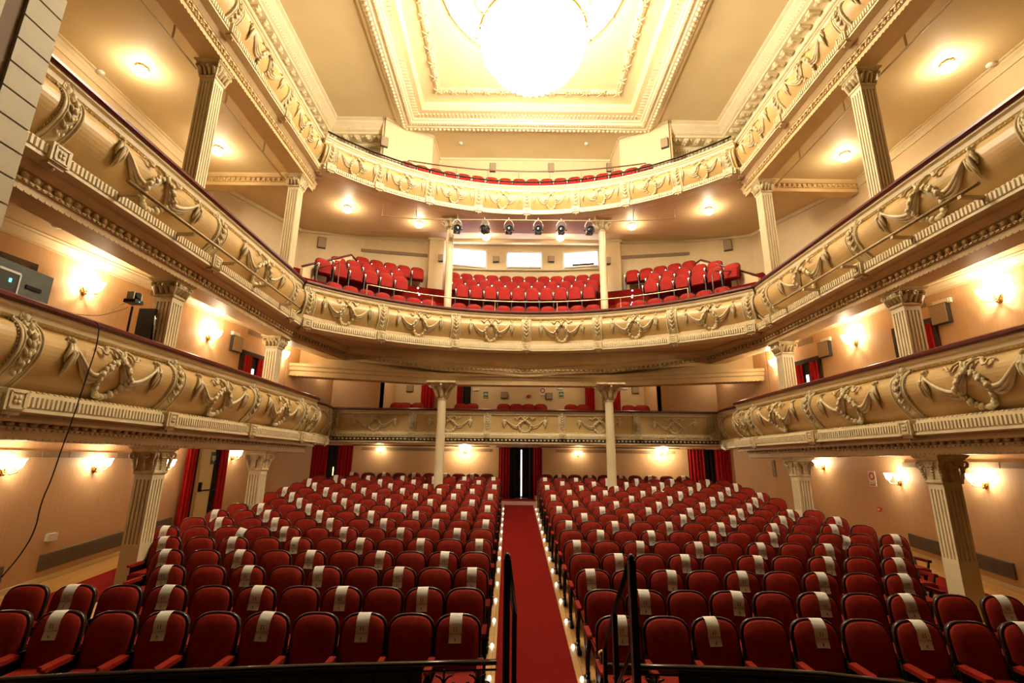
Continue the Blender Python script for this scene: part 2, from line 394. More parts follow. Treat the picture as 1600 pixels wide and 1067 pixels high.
# side cornices with modillions and fluted frieze
def cornice(pts, nm, ORN=None):
    ORN = CREAM
    mb = MB()
    pr = [(-.12, 12.0), (.0, 12.0), (.02, 12.08), (.02, 12.42), (.08, 12.44), (.08, 12.50), (.16, 12.56), (.16, 12.72), (.24, 12.74), (.62, 12.76), (.62, 12.84), (.70, 12.88), (.72, 12.98), (.80, 13.06), (.86, 13.12), (.86, 13.2), (.95, 13.24), (.95, 13.31)]
    mb.sweep(pts, pr)
    def R_(d): return Matrix.Rotation(atan2(d.y, d.x), 3, 'Z')
    for p, d in resample(pts, .46):
        n = Vector((d.y, -d.x)); c = p+n*.40
        mb.box((c.x, c.y, 12.70), (.17, .34, .10), R_(d)); mb.ell((p.x+n.x*.50, p.y+n.y*.50, 12.64), (.07, .07, .06), 8, 5)
        mb.ell((p.x+n.x*.32, p.y+n.y*.32, 12.67), (.06, .06, .04), 6, 4)
        e = p+d*.23+n*.43; mb.ell((e.x, e.y, 12.75), (.08, .08, .035), 8, 4)
    for p, d in resample(pts, .11):
        n = Vector((d.y, -d.x)); mb.ell((p.x+n.x*.12, p.y+n.y*.12, 12.50), (.04, .04, .045), 5, 4)
        q = p+n*.73; mb.ell((q.x, q.y, 12.92), .022, 5, 3)
    for p, d in resample(pts, .15):
        n = Vector((d.y, -d.x)); mb.box((p.x+n.x*.04, p.y+n.y*.04, 12.24), (.075, .05, .32), R_(d))
    struct(nm, mb, ORN)
cornice([(-8.5, 0), (-8.5, 17.45), (-5.75, 17.45)], 'trim_11'); cornice([(5.75, 17.45), (8.5, 17.45), (8.5, 0)], 'trim_12')
# ================================================================== beams over the columns
def beam_cornice(pts, ztop, zbot, nm, w=.45, m=BEAM, eggs=True, step=.16, drop=0):
    """buff beam with an egg band on the house face; pts = face line"""
    mb = MB(); H = ztop-zbot
    mb.sweep(pts, [(-w-.30, ztop+.02), (-w-.20, ztop-.06), (-w-.1, zbot+.14), (-w, zbot+.12), (-w, zbot), (0, zbot), (0, zbot+.12), (.03, zbot+.12), (.03, zbot+.16), (.0, zbot+.17), (0, zbot+.27), (.05, zbot+.28), (.10, zbot+.34), (.14, ztop-.02), (.14, ztop+.02)], caps=True)
    mb.cur = 1
    for p, d in resample(pts, step):
        n = Vector((d.y, -d.x)); R = Matrix.Rotation(atan2(d.y, d.x), 3, 'Z')
        mb.ell((p.x+n.x*.03, p.y+n.y*.03, zbot+.215), (.055, .045, .05), 6, 4, R)
    for o, z, st in ((.02, zbot+.14, .09), (-.02, zbot+.01, .1)):
        for p, d in resample(pts, st):
            n = Vector((d.y, -d.x)); R = Matrix.Rotation(atan2(d.y, d.x), 3, 'Z')
            mb.box((p.x+n.x*(o+.02), p.y+n.y*(o+.02), z), (.045, .03, .022), R)
    if drop:
        g = lambda x, y: -drop*min(1, max(0, (6.3-abs(x))/3.3)) if y > 14 else 0
        mb.v = [(x, y, z+g(x, y)) if z < ztop-.01 else (x, y, z) for x, y, z in mb.v]
    return tag(mb.build(nm, [m, m]), kind='structure')
BP = [(-6.98, -.5), (-6.98, 13.85), (-6.35, 16.6), (0, 17.05), (6.35, 16.6), (6.98, 13.85), (6.98, -.5)]
beam_cornice(BP, 3.87, 3.40, 'trim_13', drop=.42)
NS = [(-6.98, -.5), (-6.98, 15.6)]
beam_cornice(NS, .46, .22, 'trim_14'); beam_cornice([(6.98, 15.6), (6.98, -.5)], .46, .22, 'trim_14')
beam_cornice([(-6.98, -.5), (-6.98, 13.9), (-7.4, 14.1)], 8.98, 8.56, 'trim_15'); beam_cornice([(7.4, 14.1), (6.98, 13.9), (6.98, -.5)], 8.98, 8.56, 'trim_15')
# lower cross beam on the round columns
mb = MB(); cb = [(-7.85, 15.6), (-2.95, 17.15), (2.95, 17.15), (7.85, 15.6)]
mb.sweep(cb, [(-.5, 3.1), (-.5, 2.70), (-.05, 2.70), (0, 2.70), (0, 2.86), (.03, 2.88), (.03, 2.98), (.06, 3.02), (.06, 3.10), (-.5, 3.10)])
mb.sweep(cb, [(-.47, 3.0), (-.47, 3.9), (-.42, 3.9), (-.42, 3.0)])
for p, d in resample(cb, .12):
    n = Vector((d.y, -d.x)); R = Matrix.Rotation(atan2(d.y, d.x), 3, 'Z'); mb.box((p.x, p.y, 2.70), (.06, .05, .035), R)
struct('trim_16', mb, BEAM)
# cross beams of the upper side bays, by the last fluted columns
for sx in (-1, 1):
    pts = [(-10.4, 13.65), (-7.0, 13.65)] if sx < 0 else [(7.0, 13.65), (10.4, 13.65)]
    beam_cornice(pts, 8.86, 8.42, 'trim_17', w=.35)
    pts = [(-7.9, 15.42), (-7.0, 15.42)]
# linear vents in the underside of the balconies
mb = MB()
for u0, v0, u1, v1 in ((535, 545, 595, 556), (622, 557, 715, 567), (757, 568, 872, 571), (915, 568, 1012, 563), (1038, 560, 1100, 552)):
    a = at_z(u0, v0, 3.85); b = at_z(u1, v1, 3.85); d = (b-a); R = Matrix.Rotation(atan2(d.y, d.x), 3, 'Z'); c = (a+b)/2
    mb.box((c.x, c.y, 3.85), (d.length, .12, .03), R)
struct('trim_18', mb, GRILLE)
mb = MB()
for u0, v0, u1, v1 in ((687, 371, 748, 377), (758, 377, 816, 381), (821, 381, 878, 380), (890, 380, 950, 375)):
    a = at_y(u0, v0, 19.4); b = at_y(u1, v1, 19.4); zz = lambda p: 8.95+.27*(p.y-17.8)
    c = (a+b)/2; mb.box((c.x, c.y+(.15), 8.95+.27*(19.55-17.8)), ((b-a).length, .15, .04))
struct('trim_19', mb, GRILLE)
# ================================================================== balcony fronts
def Ob(z):
    t = min(1, max(0, (-z-.27)/.77)); return -.13+.20*sin(pi*min(1, t*1.0)**.72)**.85-.15*t**2.2
def profile(lower=False):
    pr = [(-.30, -.08), (-.05, -.08), (-.05, -.12), (-.09, -.14), (-.10, -.22), (-.15, -.25), (-.15, -.27)]
    pr += [(Ob(-.27-.77*i/14), -.27-.77*i/14) for i in range(1, 15)]
    pr += [(-.12, -1.06), (-.12, -1.09), (-.03, -1.10), (-.03, -1.25), (.0, -1.25), (.0, -1.28), (-.10, -1.29), (-.32, -1.31), (-.34, -1.30), (-.34, -.9), (-.30, -.08)]
    return pr
def flatprofile():
    pr = [(-.30, -.08), (-.05, -.08), (-.05, -.12), (-.09, -.14), (-.09, -.2), (-.12, -.22), (-.12, -.84), (-.07, -.86), (-.07, -.90), (-.03, -.92), (-.03, -1.02), (0, -1.03), (0, -1.10), (-.05, -1.11), (-.05, -1.18), (-.08, -1.24), (-.30, -1.25), (-.30, -.08)]
    return pr
def tri(a, n=3, flat=.6): return a
def make_mapper(R, of):
    def P(s, z, h=0):
        o = of(z)+h
        if not R: return (s, -o, z)
        a = s/R; return ((R-o)*sin(a), -R+(R-o)*cos(a), z)
    return P
def garland_meshes(R, of, k, zk=1, z0=0):
    """returns meshes: ribbon with swags, wreath, tassel_left, tassel_right"""
    P0 = make_mapper(R, of); P = lambda s, z, h=0: P0(s*k, z0+(z-z0)*zk, h*max(.8, k)*1.15)
    rs = (.8*min(k, zk)+.2*max(k, zk))*.98
    out = []
    m = MB()                                           # bow, ribbon tails and swags
    for q in (-1, 1):
        m.tube([P(q*s, z, h) for s, z, h in ((.0, -.46, .05), (.06, -.38, .07), (.12, -.31, .06), (.20, -.30, .04), (.25, -.35, .05), (.28, -.42, .04), (.33, -.41, .05), (.37, -.35, .06), (.42, -.34, .04), (.45, -.38, .03))], [r*rs for r in (.03, .028, .026, .03, .034, .03, .026, .024, .02, .012)], 6, flat=.6)
        m.tube([P(q*s, z, h) for s, z, h in ((.0, -.46, .05), (.05, -.34, .05), (.02, -.29, .05), (-.01, -.33, .04))], .02*rs, 5)
        for j, (a, b) in enumerate(((.0, .0), (.05, .035), (.10, .07))):          # draped folds
            pts = []
            for i in range(11):
                t = i/10; s = q*(.03+.80*t); z = -.47+.05*t-(.30+a)*sin(pi*t**.8)*.9 - .0
                pts.append(P(s, z, .035-.01*j))
            m.tube(pts, [(.018+.016*sin(pi*i/10))*rs for i in range(11)], 5)
        m.tube([P(q*(.05+.28*t), -.47-.28*t, .05) for t in (0, .25, .5, .75, 1)], [.02*rs, .038*rs, .03*rs, .04*rs, .025*rs], 6)
        for t in (.2, .5, .8): m.ell(P(q*(.05+.28*t), -.47-.28*t, .07), .04*rs, 6, 4)
    m.ell(P(0, -.46, .07), (.05*rs, .04*rs, .06*rs), 8, 5)
    out.append(m)
    m = MB(); n = 24                                   # wreath of leaves
    for i in range(n):
        a = 2*pi*(i+.5)/n; r = (.040 if i % 2 else .030)*rs*(.8+.35*(1-cos(a))/2)*1.15
        s, z = .245*sin(a), -.72+.25*cos(a)
        R3 = Matrix.Rotation(-a, 3, 'Y')
        m.ell(P(s, z, .045), (r*1.35, r*.9, r), 6, 5, R3)
    m.tube([P(.245*sin(2*pi*i/20), -.72+.25*cos(2*pi*i/20), .02) for i in range(20)], .02*rs, 5, closed=True)
    out.append(m)
    for q in (-1, 1):                                  # hanging tassels
        m = MB(); s0 = q*.84
        m.ell(P(s0, -.36, .05), (.035*rs, .035*rs, .04*rs), 6, 5); m.ell(P(s0+q*.03, -.33, .03), .028*rs, 5, 4); m.ell(P(s0-q*.03, -.33, .03), .028*rs, 5, 4)
        for w, L, h in ((-.035, .30, .03), (.03, .36, .05), (.0, .42, .03), (.06, .24, .03)):
            m.tube([P(s0+q*w*.3, -.40, h), P(s0+q*w, -.40-L*.4, h+.015), P(s0+q*w*1.5, -.40-L*.75, h), P(s0+q*w*1.1, -.40-L, h-.01)], [.018*rs, .036*rs, .026*rs, .008*rs], 5)
        m.ell(P(s0, -.50, .06), (.05*rs, .03*rs, .03*rs), 6, 4)
        out.append(m)
    return out
def pilaster_meshes(R, of, zt, zb, w=.15, flat=False):
    P = make_mapper(R, of); m = MB()
    zs = [zt+(zb-zt)*i/14 for i in range(15)]
    for s0, s1, h in ((-w, w, .025),):
        vs = []
        for z in zs: vs += [P(s0, z, -.01), P(s0, z, h), P(s1, z, h), P(s1, z, -.01)]
        m.add(vs, [(i*4+j, i*4+j+1, i*4+j+5, i*4+j+4) for i in range(14) for j in range(3)])
    for q in (-1, 1):
        m.tube([P(q*w*.98, z, .03) for z in zs], .018, 5); m.tube([P(q*w*.62, z, .03) for z in zs], .011, 4)
    for i in range(22):
        z = zt+(zb-zt)*(i+.5)/22
        for q in (-1, 1): m.ell(P(q*w*1.13, z, .01), (.012, .012, .019), 4, 3)
    leaf = MB()
    for i in range(7):
        z = zt-.06+(zb-zt+.16)*(i+.3)/7; r = .05-.003*i
        leaf.ell(P(0, z, .055), (r*.9, r*.7, r*1.1), 6, 5)
        for q in (-1, 1): leaf.ell(P(q*.05, z+.03, .04), (.022, .025, .045), 5, 4, Matrix.Rotation(q*.5, 3, 'Y'))
    for q in (-1, 1): leaf.tube([P(q*.02, zt-.02, .06), P(q*.07, zt-.03, .05), P(q*.08, zt-.09, .04), P(q*.045, zt-.12, .05)], .018, 5)
    blk = MB(); zc = -1.175 if not flat else -.97; hh = .24 if not flat else .16
    blk.box((0, -.02, zc), (2*w*.95, .12, hh)); 
    for q in (-1, 1):
        blk.box((q*w*.62, -.085, zc), (.02, .02, hh*.8)); blk.box((0, -.085, zc+q*hh*.38), (w*1.35, .02, .02))
    for a in range(4): blk.ell((.035*cos(a*pi/2+.78), -.085, zc+.035*sin(a*pi/2+.78)), (.03, .015, .03), 6, 4)
    if not flat: blk.box((0, .02, zc-hh/2-.02), (w*1.5, .12, .05)); blk.ell((0, 0, zc-hh/2-.06), .03, 6, 4)
    return m, leaf, blk
MESHC = {}
def cached(key, fn, names, m):
    if key not in MESHC:
        lst = []
        for nm, b in zip(names, fn()):
            me = bpy.data.meshes.new(nm); me.from_pydata(b.v, [], b.f); me.polygons.foreach_set('use_smooth', b.sm); me.materials.append(m); me.update(); lst.append(me)
        MESHC[key] = lst
    return MESHC[key]
def place_garland(root, pos, rz, key, R, of, k, zk=1, z0=0):
    ms = cached(('g',)+key, lambda: garland_meshes(R, of, k, zk, z0), ('garland', 'wreath', 'tassel', 'tassel'), ORN)
    g = link('garland', ms[0], root, pos, rz)
    link('wreath', ms[1], g); link('tassel', ms[2], g); link('tassel', ms[3], g)
def place_pilaster(root, pos, rz, key, R, of, zt, zb, w=.15, flat=False):
    ms = cached(('p',)+key, lambda: pilaster_meshes(R, of, zt, zb, w, flat), ('pilaster', 'leaf_drop', 'rosette_block'), ORN)
    g = link('pilaster', ms[0], root, pos, rz); link('leaf_drop', ms[1], g); link('rosette_block', ms[2], g)
def parapet(z, path, prof, label, belt=.1, beads=(-.235, -1.045), dent=(-1.175, .12), rail=True, flat=False, zs=1.0, railm=None):
    root = empty('balcony_parapet', (0, 0, z)); root.scale = (1, 1, zs); tag(root, label, 'balcony front', None)
    MB().sweep(path, prof, smooth=False, caps=True).build('parapet_panel', BELLY, root)
    mb = MB()                                          # cream mouldings above and below the panel
    if not flat:
        mb.sweep(path, [(-.11, -.085), (-.03, -.085), (-.03, -.12), (-.075, -.145), (-.085, -.215), (-.13, -.245), (-.155, -.25)])
        mb.sweep(path, [(-.155, -1.03), (-.10, -1.055), (-.105, -1.09), (-.01, -1.095), (-.015, -1.25), (.02, -1.255), (.02, -1.295), (-.12, -1.31), (-.36, -1.32)])
    else:
        mb.sweep(path, [(-.11, -.085), (-.03, -.085), (-.03, -.12), (-.075, -.145), (-.075, -.2), (-.13, -.225)])
        mb.sweep(path, [(-.13, -.83), (-.06, -.85), (-.06, -.89), (-.01, -.91), (-.01, -1.02), (.03, -1.03), (.03, -1.05), (.0, -1.06), (.0, -1.18), (-.06, -1.24), (-.3, -1.26)])
    mb.cur = 1
    for bz in beads:
        for p, d in resample(path, .085):
            n = Vector((d.y, -d.x)); o = (-.12 if bz > -.5 else (-.11 if not flat else -.07)); R = Matrix.Rotation(atan2(d.y, d.x), 3, 'Z')
            mb.ell((p.x+n.x*o, p.y+n.y*o, bz), (.03, .022, .016), 5, 3, R)
    mb.build('moulding', [CREAM, ORN], root)
    mb = MB()
    for p, d in resample(path, .068):
        n = Vector((d.y, -d.x)); o = .01; R = Matrix.Rotation(atan2(d.y, d.x), 3, 'Z')
        mb.box((p.x+n.x*o, p.y+n.y*o, dent[0]), (.036, .05, dent[1]), R)
    mb.build('dentil_band', CREAM, root)
    if flat:
        mb = MB()
        for p, d in resample(path, .14):
            n = Vector((d.y, -d.x)); R = Matrix.Rotation(atan2(d.y, d.x), 3, 'Z')
            mb.ell((p.x+n.x*.01, p.y+n.y*.01, -1.12), (.05, .03, .035), 6, 4, R)
        mb.build('egg_band', CREAM, root)
    if rail:
        MB().sweep(path, [(-.36, -.085), (-.36, -.03), (-.33, 0), (0, 0), (.03, -.02), (.03, -.06), (0, -.085), (-.36, -.085)], smooth=False, caps=True).build('handrail', railm or RAILM, root)
    return root
def nose(yend, r=.45, x=-6.7, n=7):
    """curl of a side front away from the house at its rear end, left side"""
    return [(x-r+r*cos(radians(a)), yend-r+r*sin(radians(a))) for a in [i*100/n for i in range(n+1)]]
SIDES = {1: (16.0, [3.1, 6.0, 8.85, 11.7, 14.55]), 2: (13.95, [2.1, 5.75, 9.35, 12.95]), 3: (14.1, [3.4, 6.05, 8.65, 11.25, 13.7])}
WHERE = {1: 'lowest', 2: 'middle', 3: 'topmost'}
for lv in (1, 2, 3):
    ye, pil = SIDES[lv]; z = {1: 1.98, 2: 5.25, 3: 10.25}[lv]
    L = [(-6.7, -.5)]+nose(ye)
    for side in (-1, 1):
        path = L if side < 0 else [(-x, y) for x, y in L[::-1]]
        root = parapet(z, path, profile(), f"{WHERE[lv]} gilt balcony front along the {'left' if side < 0 else 'right'} wall, bulging panels hung with cream garlands", zs=1.0 if lv == 3 else 1.1, railm=CREAM if lv == 3 else None)
        for y in pil: place_pilaster(root, (side*6.7, y, 0), -side*pi/2, ('s',), 0, Ob, -.12, -1.05)
        bays = list(zip(pil[:-1], pil[1:]))
        for a, b in bays:
            L_ = b-a; k = min(1.12, L_/2.85); place_garland(root, (side*6.7, (a+b)/2, 0), -side*pi/2, ('s', round(k, 2)), 0, Ob, k)
        rem = ye-.45-pil[-1]
        if rem > .8: place_garland(root, (side*6.7, pil[-1]+.62, 0), -side*pi/2, ('sn',), 0, Ob, .5)
        px, py = side*(-1)*0, 0
        q = nose(ye)[3]; place_pilaster(root, (-side*q[0], q[1], 0), (-side)*(pi/2+radians(44)), ('n',), 0, Ob, -.12, -1.05, .12)
# curved rear fronts
def arcfront(lv, key, angs, R=9.2, k=1.0, label=''):
    path = arc(R, -AE, AE, 44); root = parapet(5.25 if lv == 2 else 10.17, path, profile(), label, zs=1.12 if lv == 2 else .93, railm=None if lv == 2 else CREAM)
    for a in angs: place_pilaster(root, (R*sin(radians(a)), 7.3+R*cos(radians(a)), 0), -radians(a), ('a', key), R, Ob, -.12, -1.05)
    for a, b in zip(angs[:-1], angs[1:]):
        c = (a+b)/2; place_garland(root, (R*sin(radians(c)), 7.3+R*cos(radians(c)), 0), -radians(c), ('a', key), R, Ob, k)
    return root
arcfront(2, 2, [-45.5, -31, -15.5, 0, 15.5, 31, 45.5], k=.86, label='middle curved balcony front across the back of the house, above the round columns')
r3 = arcfront(3, 3, [-45, -34.5, -23, -11.5, 0, 11.5, 23, 34.5, 45], R=9.0, k=.74, label='topmost curved balcony front at the back, with black balustrade on top')
mb = MB(); pth = arc(8.98, -AE+.5, AE-.5, 60)
mb.sweep(pth, [(-.19, .25), (-.19, .28), (-.16, .29), (-.13, .28), (-.13, .25), (-.19, .25)]); 
for p, d in resample(pth, .125): mb.tube([(p.x-d.y*.16, p.y+d.x*.16, -.02), (p.x-d.y*.16, p.y+d.x*.16, .26)], .010, 5)
mb.build('balustrade', IRON, r3)
# lowest front across the back, flat panels
Of = lambda z: -.12
p1 = [(-7.05, 17.75), (7.05, 17.75)]
root = parapet(RZ[1], p1, flatprofile(), 'lowest balcony front across the back of the stalls, flat panels behind the round columns', beads=(-.215, -.84), dent=(-.965, .07), flat=True)
pil = [-6.85, -4.1, -1.37, 1.37, 4.1, 6.85]
for x in pil: place_pilaster(root, (x, 17.75, 0), 0, ('f',), 0, Of, -.1, -.86, .12, True)
for a, b in zip(pil[:-1], pil[1:]): place_garland(root, ((a+b)/2, 17.75, 0), 0, ('f',), 0, Of, .88, .82, -.1)
for side in (-1, 1):                                    # short links from the side fronts to the back
    pts = [(-7.12, 15.75), (-7.0, 16.3), (-6.98, 17.0), (-7.05, 17.7)]
    if side > 0: pts = [(-x, y) for x, y in pts[::-1]]
    rt = parapet(1.94, pts, profile(), f"short curved link of the lowest balcony front beside the {'left' if side < 0 else 'right'} rear corner", zs=1.06)
    for y, xx in ((16.25, 7.0), (17.25, 6.99)): place_pilaster(rt, (side*xx, y, 0), -side*pi/2, ('l',), 0, Ob, -.12, -1.05, .12)
# ================================================================== columns
def flutes(mb, hw, z0, z1, n=4, dep=.02):
    """square fluted shaft: section polygon extruded"""
    sec = []
    g = 2*hw*.86/n; gw = g*.42
    for f in range(4):
        c, s = [(1, 0), (0, 1), (-1, 0), (0, -1)][f]
        pts = [(-hw, hw)]
        for i in range(n):
            x = -hw*.86+g*(i+.5); pts += [(x-gw/2, hw), (x-gw/2+.004, hw-dep), (x+gw/2-.004, hw-dep), (x+gw/2, hw)]
        for x, y in pts: sec.append((x*c+y*s, -x*s+y*c))
    m = len(sec); vs = [(x, y, z0) for x, y in sec]+[(x, y, z1) for x, y in sec]
    mb.add(vs, [(i, (i+1) % m, m+(i+1) % m, m+i) for i in range(m)])
def volute(mb, c, ang, r, w):
    """spiral scroll in the vertical plane facing angle ang"""
    ca, sa = cos(ang), sin(ang); pts = []
    for i in range(22):
        t = i/21; a = pi/2+t*4.2*pi/1.4; rr = r*(1-.8*t)
        x = rr*cos(a); z = rr*sin(a); pts.append((c[0]+ca*x, c[1]+sa*x, c[2]+z))
    mb.tube(pts, w, 6); mb.ell(c, r*.22, 6, 5)
def capital_square(hw, H, rich):
    m = MB(); a = hw*1.75
    m.sqlathe([(hw*1.08, 0), (hw*1.15, .02), (hw*1.15, .05), (hw*1.0, .06), (hw*1.0, H*.5), (hw*1.2, H*.72), (hw*1.45, H*.80), (hw*1.5, H*.80), (hw*1.5, H*.85), (a*.93, H*.87), (a, H*.93), (a, H)])
    for q in range(4):
        an = q*pi/2; d = Vector((cos(an), sin(an), 0)); t = Vector((-sin(an), cos(an), 0))
        if rich:                                       # low wide capitals with leaf scrolls
            for s in (-.6, -.2, .2, .6):
                p = d*hw*1.05+t*hw*s*1.5
                m.tube([p+Vector((0, 0, .07)), p+d*.02+Vector((0, 0, H*.3)), p+d*.07+Vector((0, 0, H*.52)), p+d*.11+Vector((0, 0, H*.5))], [.03, .045, .04, .015], 5)
            for s in (-.45, .45): 
                p = d*hw*1.38+t*hw*s+Vector((0, 0, H*.66)); volute(m, p, an+pi/2, H*.15, .016)
            m.ell(d*hw*1.35+Vector((0, 0, H*.62)), (.05, .05, .06), 6, 5)
        else:
            for s in (-.55, .55):
                p = d*hw*1.25+t*hw*s*.35+Vector((0, 0, H*.66)); volute(m, p, an+pi/2, .065, .018)
            for s in (0, ):
                p = d*hw*1.06
                for i in range(4): m.ell(p+Vector((0, 0, H*(.50-.1*i))), (.035-.004*i, .035-.004*i, .04), 6, 4)
        an2 = an+pi/4; d2 = Vector((cos(an2), sin(an2), 0))
        p = d2*hw*1.85+Vector((0, 0, H*.66)); volute(m, p, an2, H*.16 if rich else .085, .022 if rich else .026)
        for i in range(5): m.ell(d2*hw*(1.72-.05*i)+Vector((0, 0, H*(.50-.09*i))), (.045-.005*i, .045-.005*i, .045), 6, 4)
    return m
def square_column(x, y, z0, z1, hw, H, label, grp, rich=False, plain=.9):
    r = empty('fluted_column', (x, y, z0)); tag(r, label, 'column', grp)
    h = z1-z0-H; m = MB()
    if plain: m.sqlathe([(hw, -.1), (hw, plain), (hw-.0, plain)]); 
    flutes(m, hw*.985, plain, h-.10, 4, .022); m.sqlathe([(hw, h-.10), (hw, h)])
    m.build('shaft', CREAM, r)
    capital_square(hw, H, rich).build('capital', ORN, r, (0, 0, h))
    if plain: MB().sqlathe([(hw*1.2, -.1), (hw*1.2, .12), (hw*1.1, .16), (hw*1.03, .2), (hw, .22)]).build('plinth', CREAM, r)
COLY = (9.1, 13.45)
for sx, sn in ((-1, 'left'), (1, 'right')):
    for i, y in enumerate(COLY):
        yy = y+(.35 if sx < 0 and i == 0 else 0)-(0.1 if sx > 0 and i == 0 else 0)
        nr = 'nearer' if i == 0 else 'farther'
        square_column(sx*7.28, yy, fz(yy)+.0, .24, .165, .52, f'{nr} square fluted column on the stalls floor, {sn} side', 'stalls columns')
        square_column(sx*7.28, y, .9, 3.42, .165, .36, f'{nr} square fluted column on the lowest gallery, {sn} side', 'gallery columns', True, .0)
        square_column(sx*7.28, y, 4.2, 8.58, .165, .42, f'{nr} tall square fluted column on the middle balcony, {sn} side', 'balcony columns', True, .0)
def round_column(x, y, z0, z1, r0, H, label, w=.52, corb=False):
    r = empty('round_column', (x, y, z0)); tag(r, label, 'column')
    h = z1-z0-H
    MB().lathe([(r0*1.25, 0), (r0*1.25, .1), (r0, .16), (r0*1.0, h*.5), (r0*.93, h)], n=20).build('shaft', CREAM, r)
    m = MB(); m.lathe([(r0*.98, 0), (r0*1.12, .01), (r0*1.12, .05), (r0*1.0, .06), (r0*1.15, H*.3), (r0*1.6, H*.6), (w*.85, H*.82), (w*.9, H*.84)], n=8, sm=False)
    m.sqlathe([(w*.72, H*.82), (w*.88, H*.86), (w*.94, H*.90), (w*.94, H)])
    for i in range(8):
        a = 2*pi*i/8; d = Vector((cos(a), sin(a), 0)); 
        m.tube([d*r0*1.05+Vector((0, 0, .06)), d*r0*1.25+Vector((0, 0, H*.3)), d*r0*1.75+Vector((0, 0, H*.58)), d*(r0*2.1)+Vector((0, 0, H*.6))], [.04, .06, .05, .015], 6)
        m.tube([d*r0*1.3+Vector((0, 0, H*.35)), d*r0*2.2+Vector((0, 0, H*.72)), d*(w*.95)+Vector((0, 0, H*.8))], [.03, .045, .03], 5)
    m.build('capital', ORN, r, (0, 0, h))
for sx, sn in ((-1, 'left'), (1, 'right')):
    round_column(sx*2.93+.0, 16.95, fz(16.95), 2.72, .155, .62, f'{sn} slender round column rising from the back rows of the stalls')
    round_column(sx*2.88, 16.85, 4.75, 8.98, .135, .42, f'{sn} slender round column standing among the middle balcony seats', .36)
# proscenium pier on the left
r = empty('proscenium_pier', (0, 0, 0)); tag(r, 'grey-cream blockwork pier with dark joints at the upper left of the stage', 'pier')
mb = MB(); mb2 = MB()
for i in range(24):
    z = -3.2+i*.62*.58*1.0
    zz = -3.0+i*.36+.0
for i in range(39):
    z = -3.1+i*.33
    mb.box((-6.55, 4.87, z+.155), (.36, .40, .305)); mb.box((-6.57, 4.22, z+.155), (.36, .50, .305))
mb.build('rusticated_blocks', STONE, r)
MB().span((-6.72, 3.9, -3.2), (-6.41, 5.04, 9.7)).build('joint_backing', mat('brown_joint', (.16, .09, .045), .7), r)
# ================================================================== seats
def rounded(w, h, r=.16, n=6):
    pts = [(-w/2+.015, 0), (w/2-.015, 0), (w/2, .1)]
    for i in range(2*n+1):
        a = pi*i/(2*n); c_, s_ = cos(a), sin(a); e = 2/2.9
        pts.append((w/2*abs(c_)**e*(1 if c_ > 0 else -1), h-.20+.20*abs(s_)**e))
    pts.append((-w/2, .1))
    return pts
def pad(outline, y0, y1, c, bulge=.02):
    """cushion-like slab from an outline in x,z; front face (towards -y) domed"""
    m = MB(); n = len(outline)
    def ring(k, y): return [(c[0]+x*k, y, c[2]+(z-c[2])*k) for x, z in outline]
    rs = [ring(1, y1), ring(1, y0+.02), ring(.96, y0+.004), ring(.75, y0-bulge*.7), ring(.4, y0-bulge)]
    vs = sum(rs, []); fs = [(j*n+i, j*n+(i+1) % n, (j+1)*n+(i+1) % n, (j+1)*n+i) for j in range(len(rs)-1) for i in range(n)]
    m.add(vs, fs, True); k = len(vs)-n
    m.f.append([k+i for i in range(n)]); m.sm.append(True); m.mi.append(0)
    m.f.append([i for i in range(n)][::-1]); m.sm.append(False); m.mi.append(0)
    return m
def lean(m, a, pz=.35, y=0):
    m.v = [(x, y0+(z-pz)*math.tan(a), z) for x, y0, z in m.v]; return m
TILT = radians(11)
def make_seat(vel, balcony=False):
    """base at floor, faces -y"""
    r = empty('theatre_chair')
    ol = [(x, z+.36) for x, z in rounded(.485, .63)]
    lean(pad(ol, -.02, .05, (0, 0, .66), .035), TILT).build('backrest', vel, r)
    ol2 = [(x*1.07, .34+(z-.34)*1.018) for x, z in ol]
    n = len(ol2); m = MB(); m.tube([(x, .035, z) for x, z in ol2[2:]+ol2[:1]], .012, 6, flat=2)
    m.add([(x, .05, z) for x, z in ol2]+[(x, .075, z) for x, z in ol2], [list(range(n)), list(range(n, 2*n))[::-1]]+[(i, (i+1) % n, n+(i+1) % n, n+i) for i in range(n)])
    lean(m, TILT).build('back_shell', DWOOD, r)
    if not balcony:
        m = MB(); m.box((0, -.25, .425), (.44, .44, .10)); m.box((0, -.25, .48), (.40, .40, .03)); m.box((0, -.46, .42), (.42, .03, .08))
        m.build('seat_cushion', vel, r)
        a = MB(); a.box((-.27, -.21, .60), (.062, .36, .045)); a.ell((-.27, -.39, .60), (.032, .03, .024), 8, 5); a.build('armrest', vel, r)
        g = MB(); g.box((-.27, -.18, .50), (.03, .30, .16)); g.box((-.27, -.12, .24), (.03, .07, .40)); g.box((-.27, -.12, .02), (.06, .34, .04)); g.box((-.27, .03, .48), (.03, .1, .3))
        g.build('standard', IRON, r)
    else:
        m = MB(); m.box((0, -.10, .56), (.44, .10, .36)); m.box((0, -.165, .56), (.40, .03, .32)); lean(m, TILT*.5)
        m.build('seat_cushion', vel, r)
        a = MB(); a.box((-.27, -.15, .62), (.04, .30, .03)); a.tube([(-.27, -.30, .62), (-.27, -.31, .55), (-.27, -.27, .40)], .018, 6); a.build('armrest', CHROME, r)
        g = MB(); g.box((-.27, -.12, .3), (.03, .18, .58)); g.box((-.27, -.12, .02), (.06, .3, .04)); g.build('standard', IRON, r)
    return r
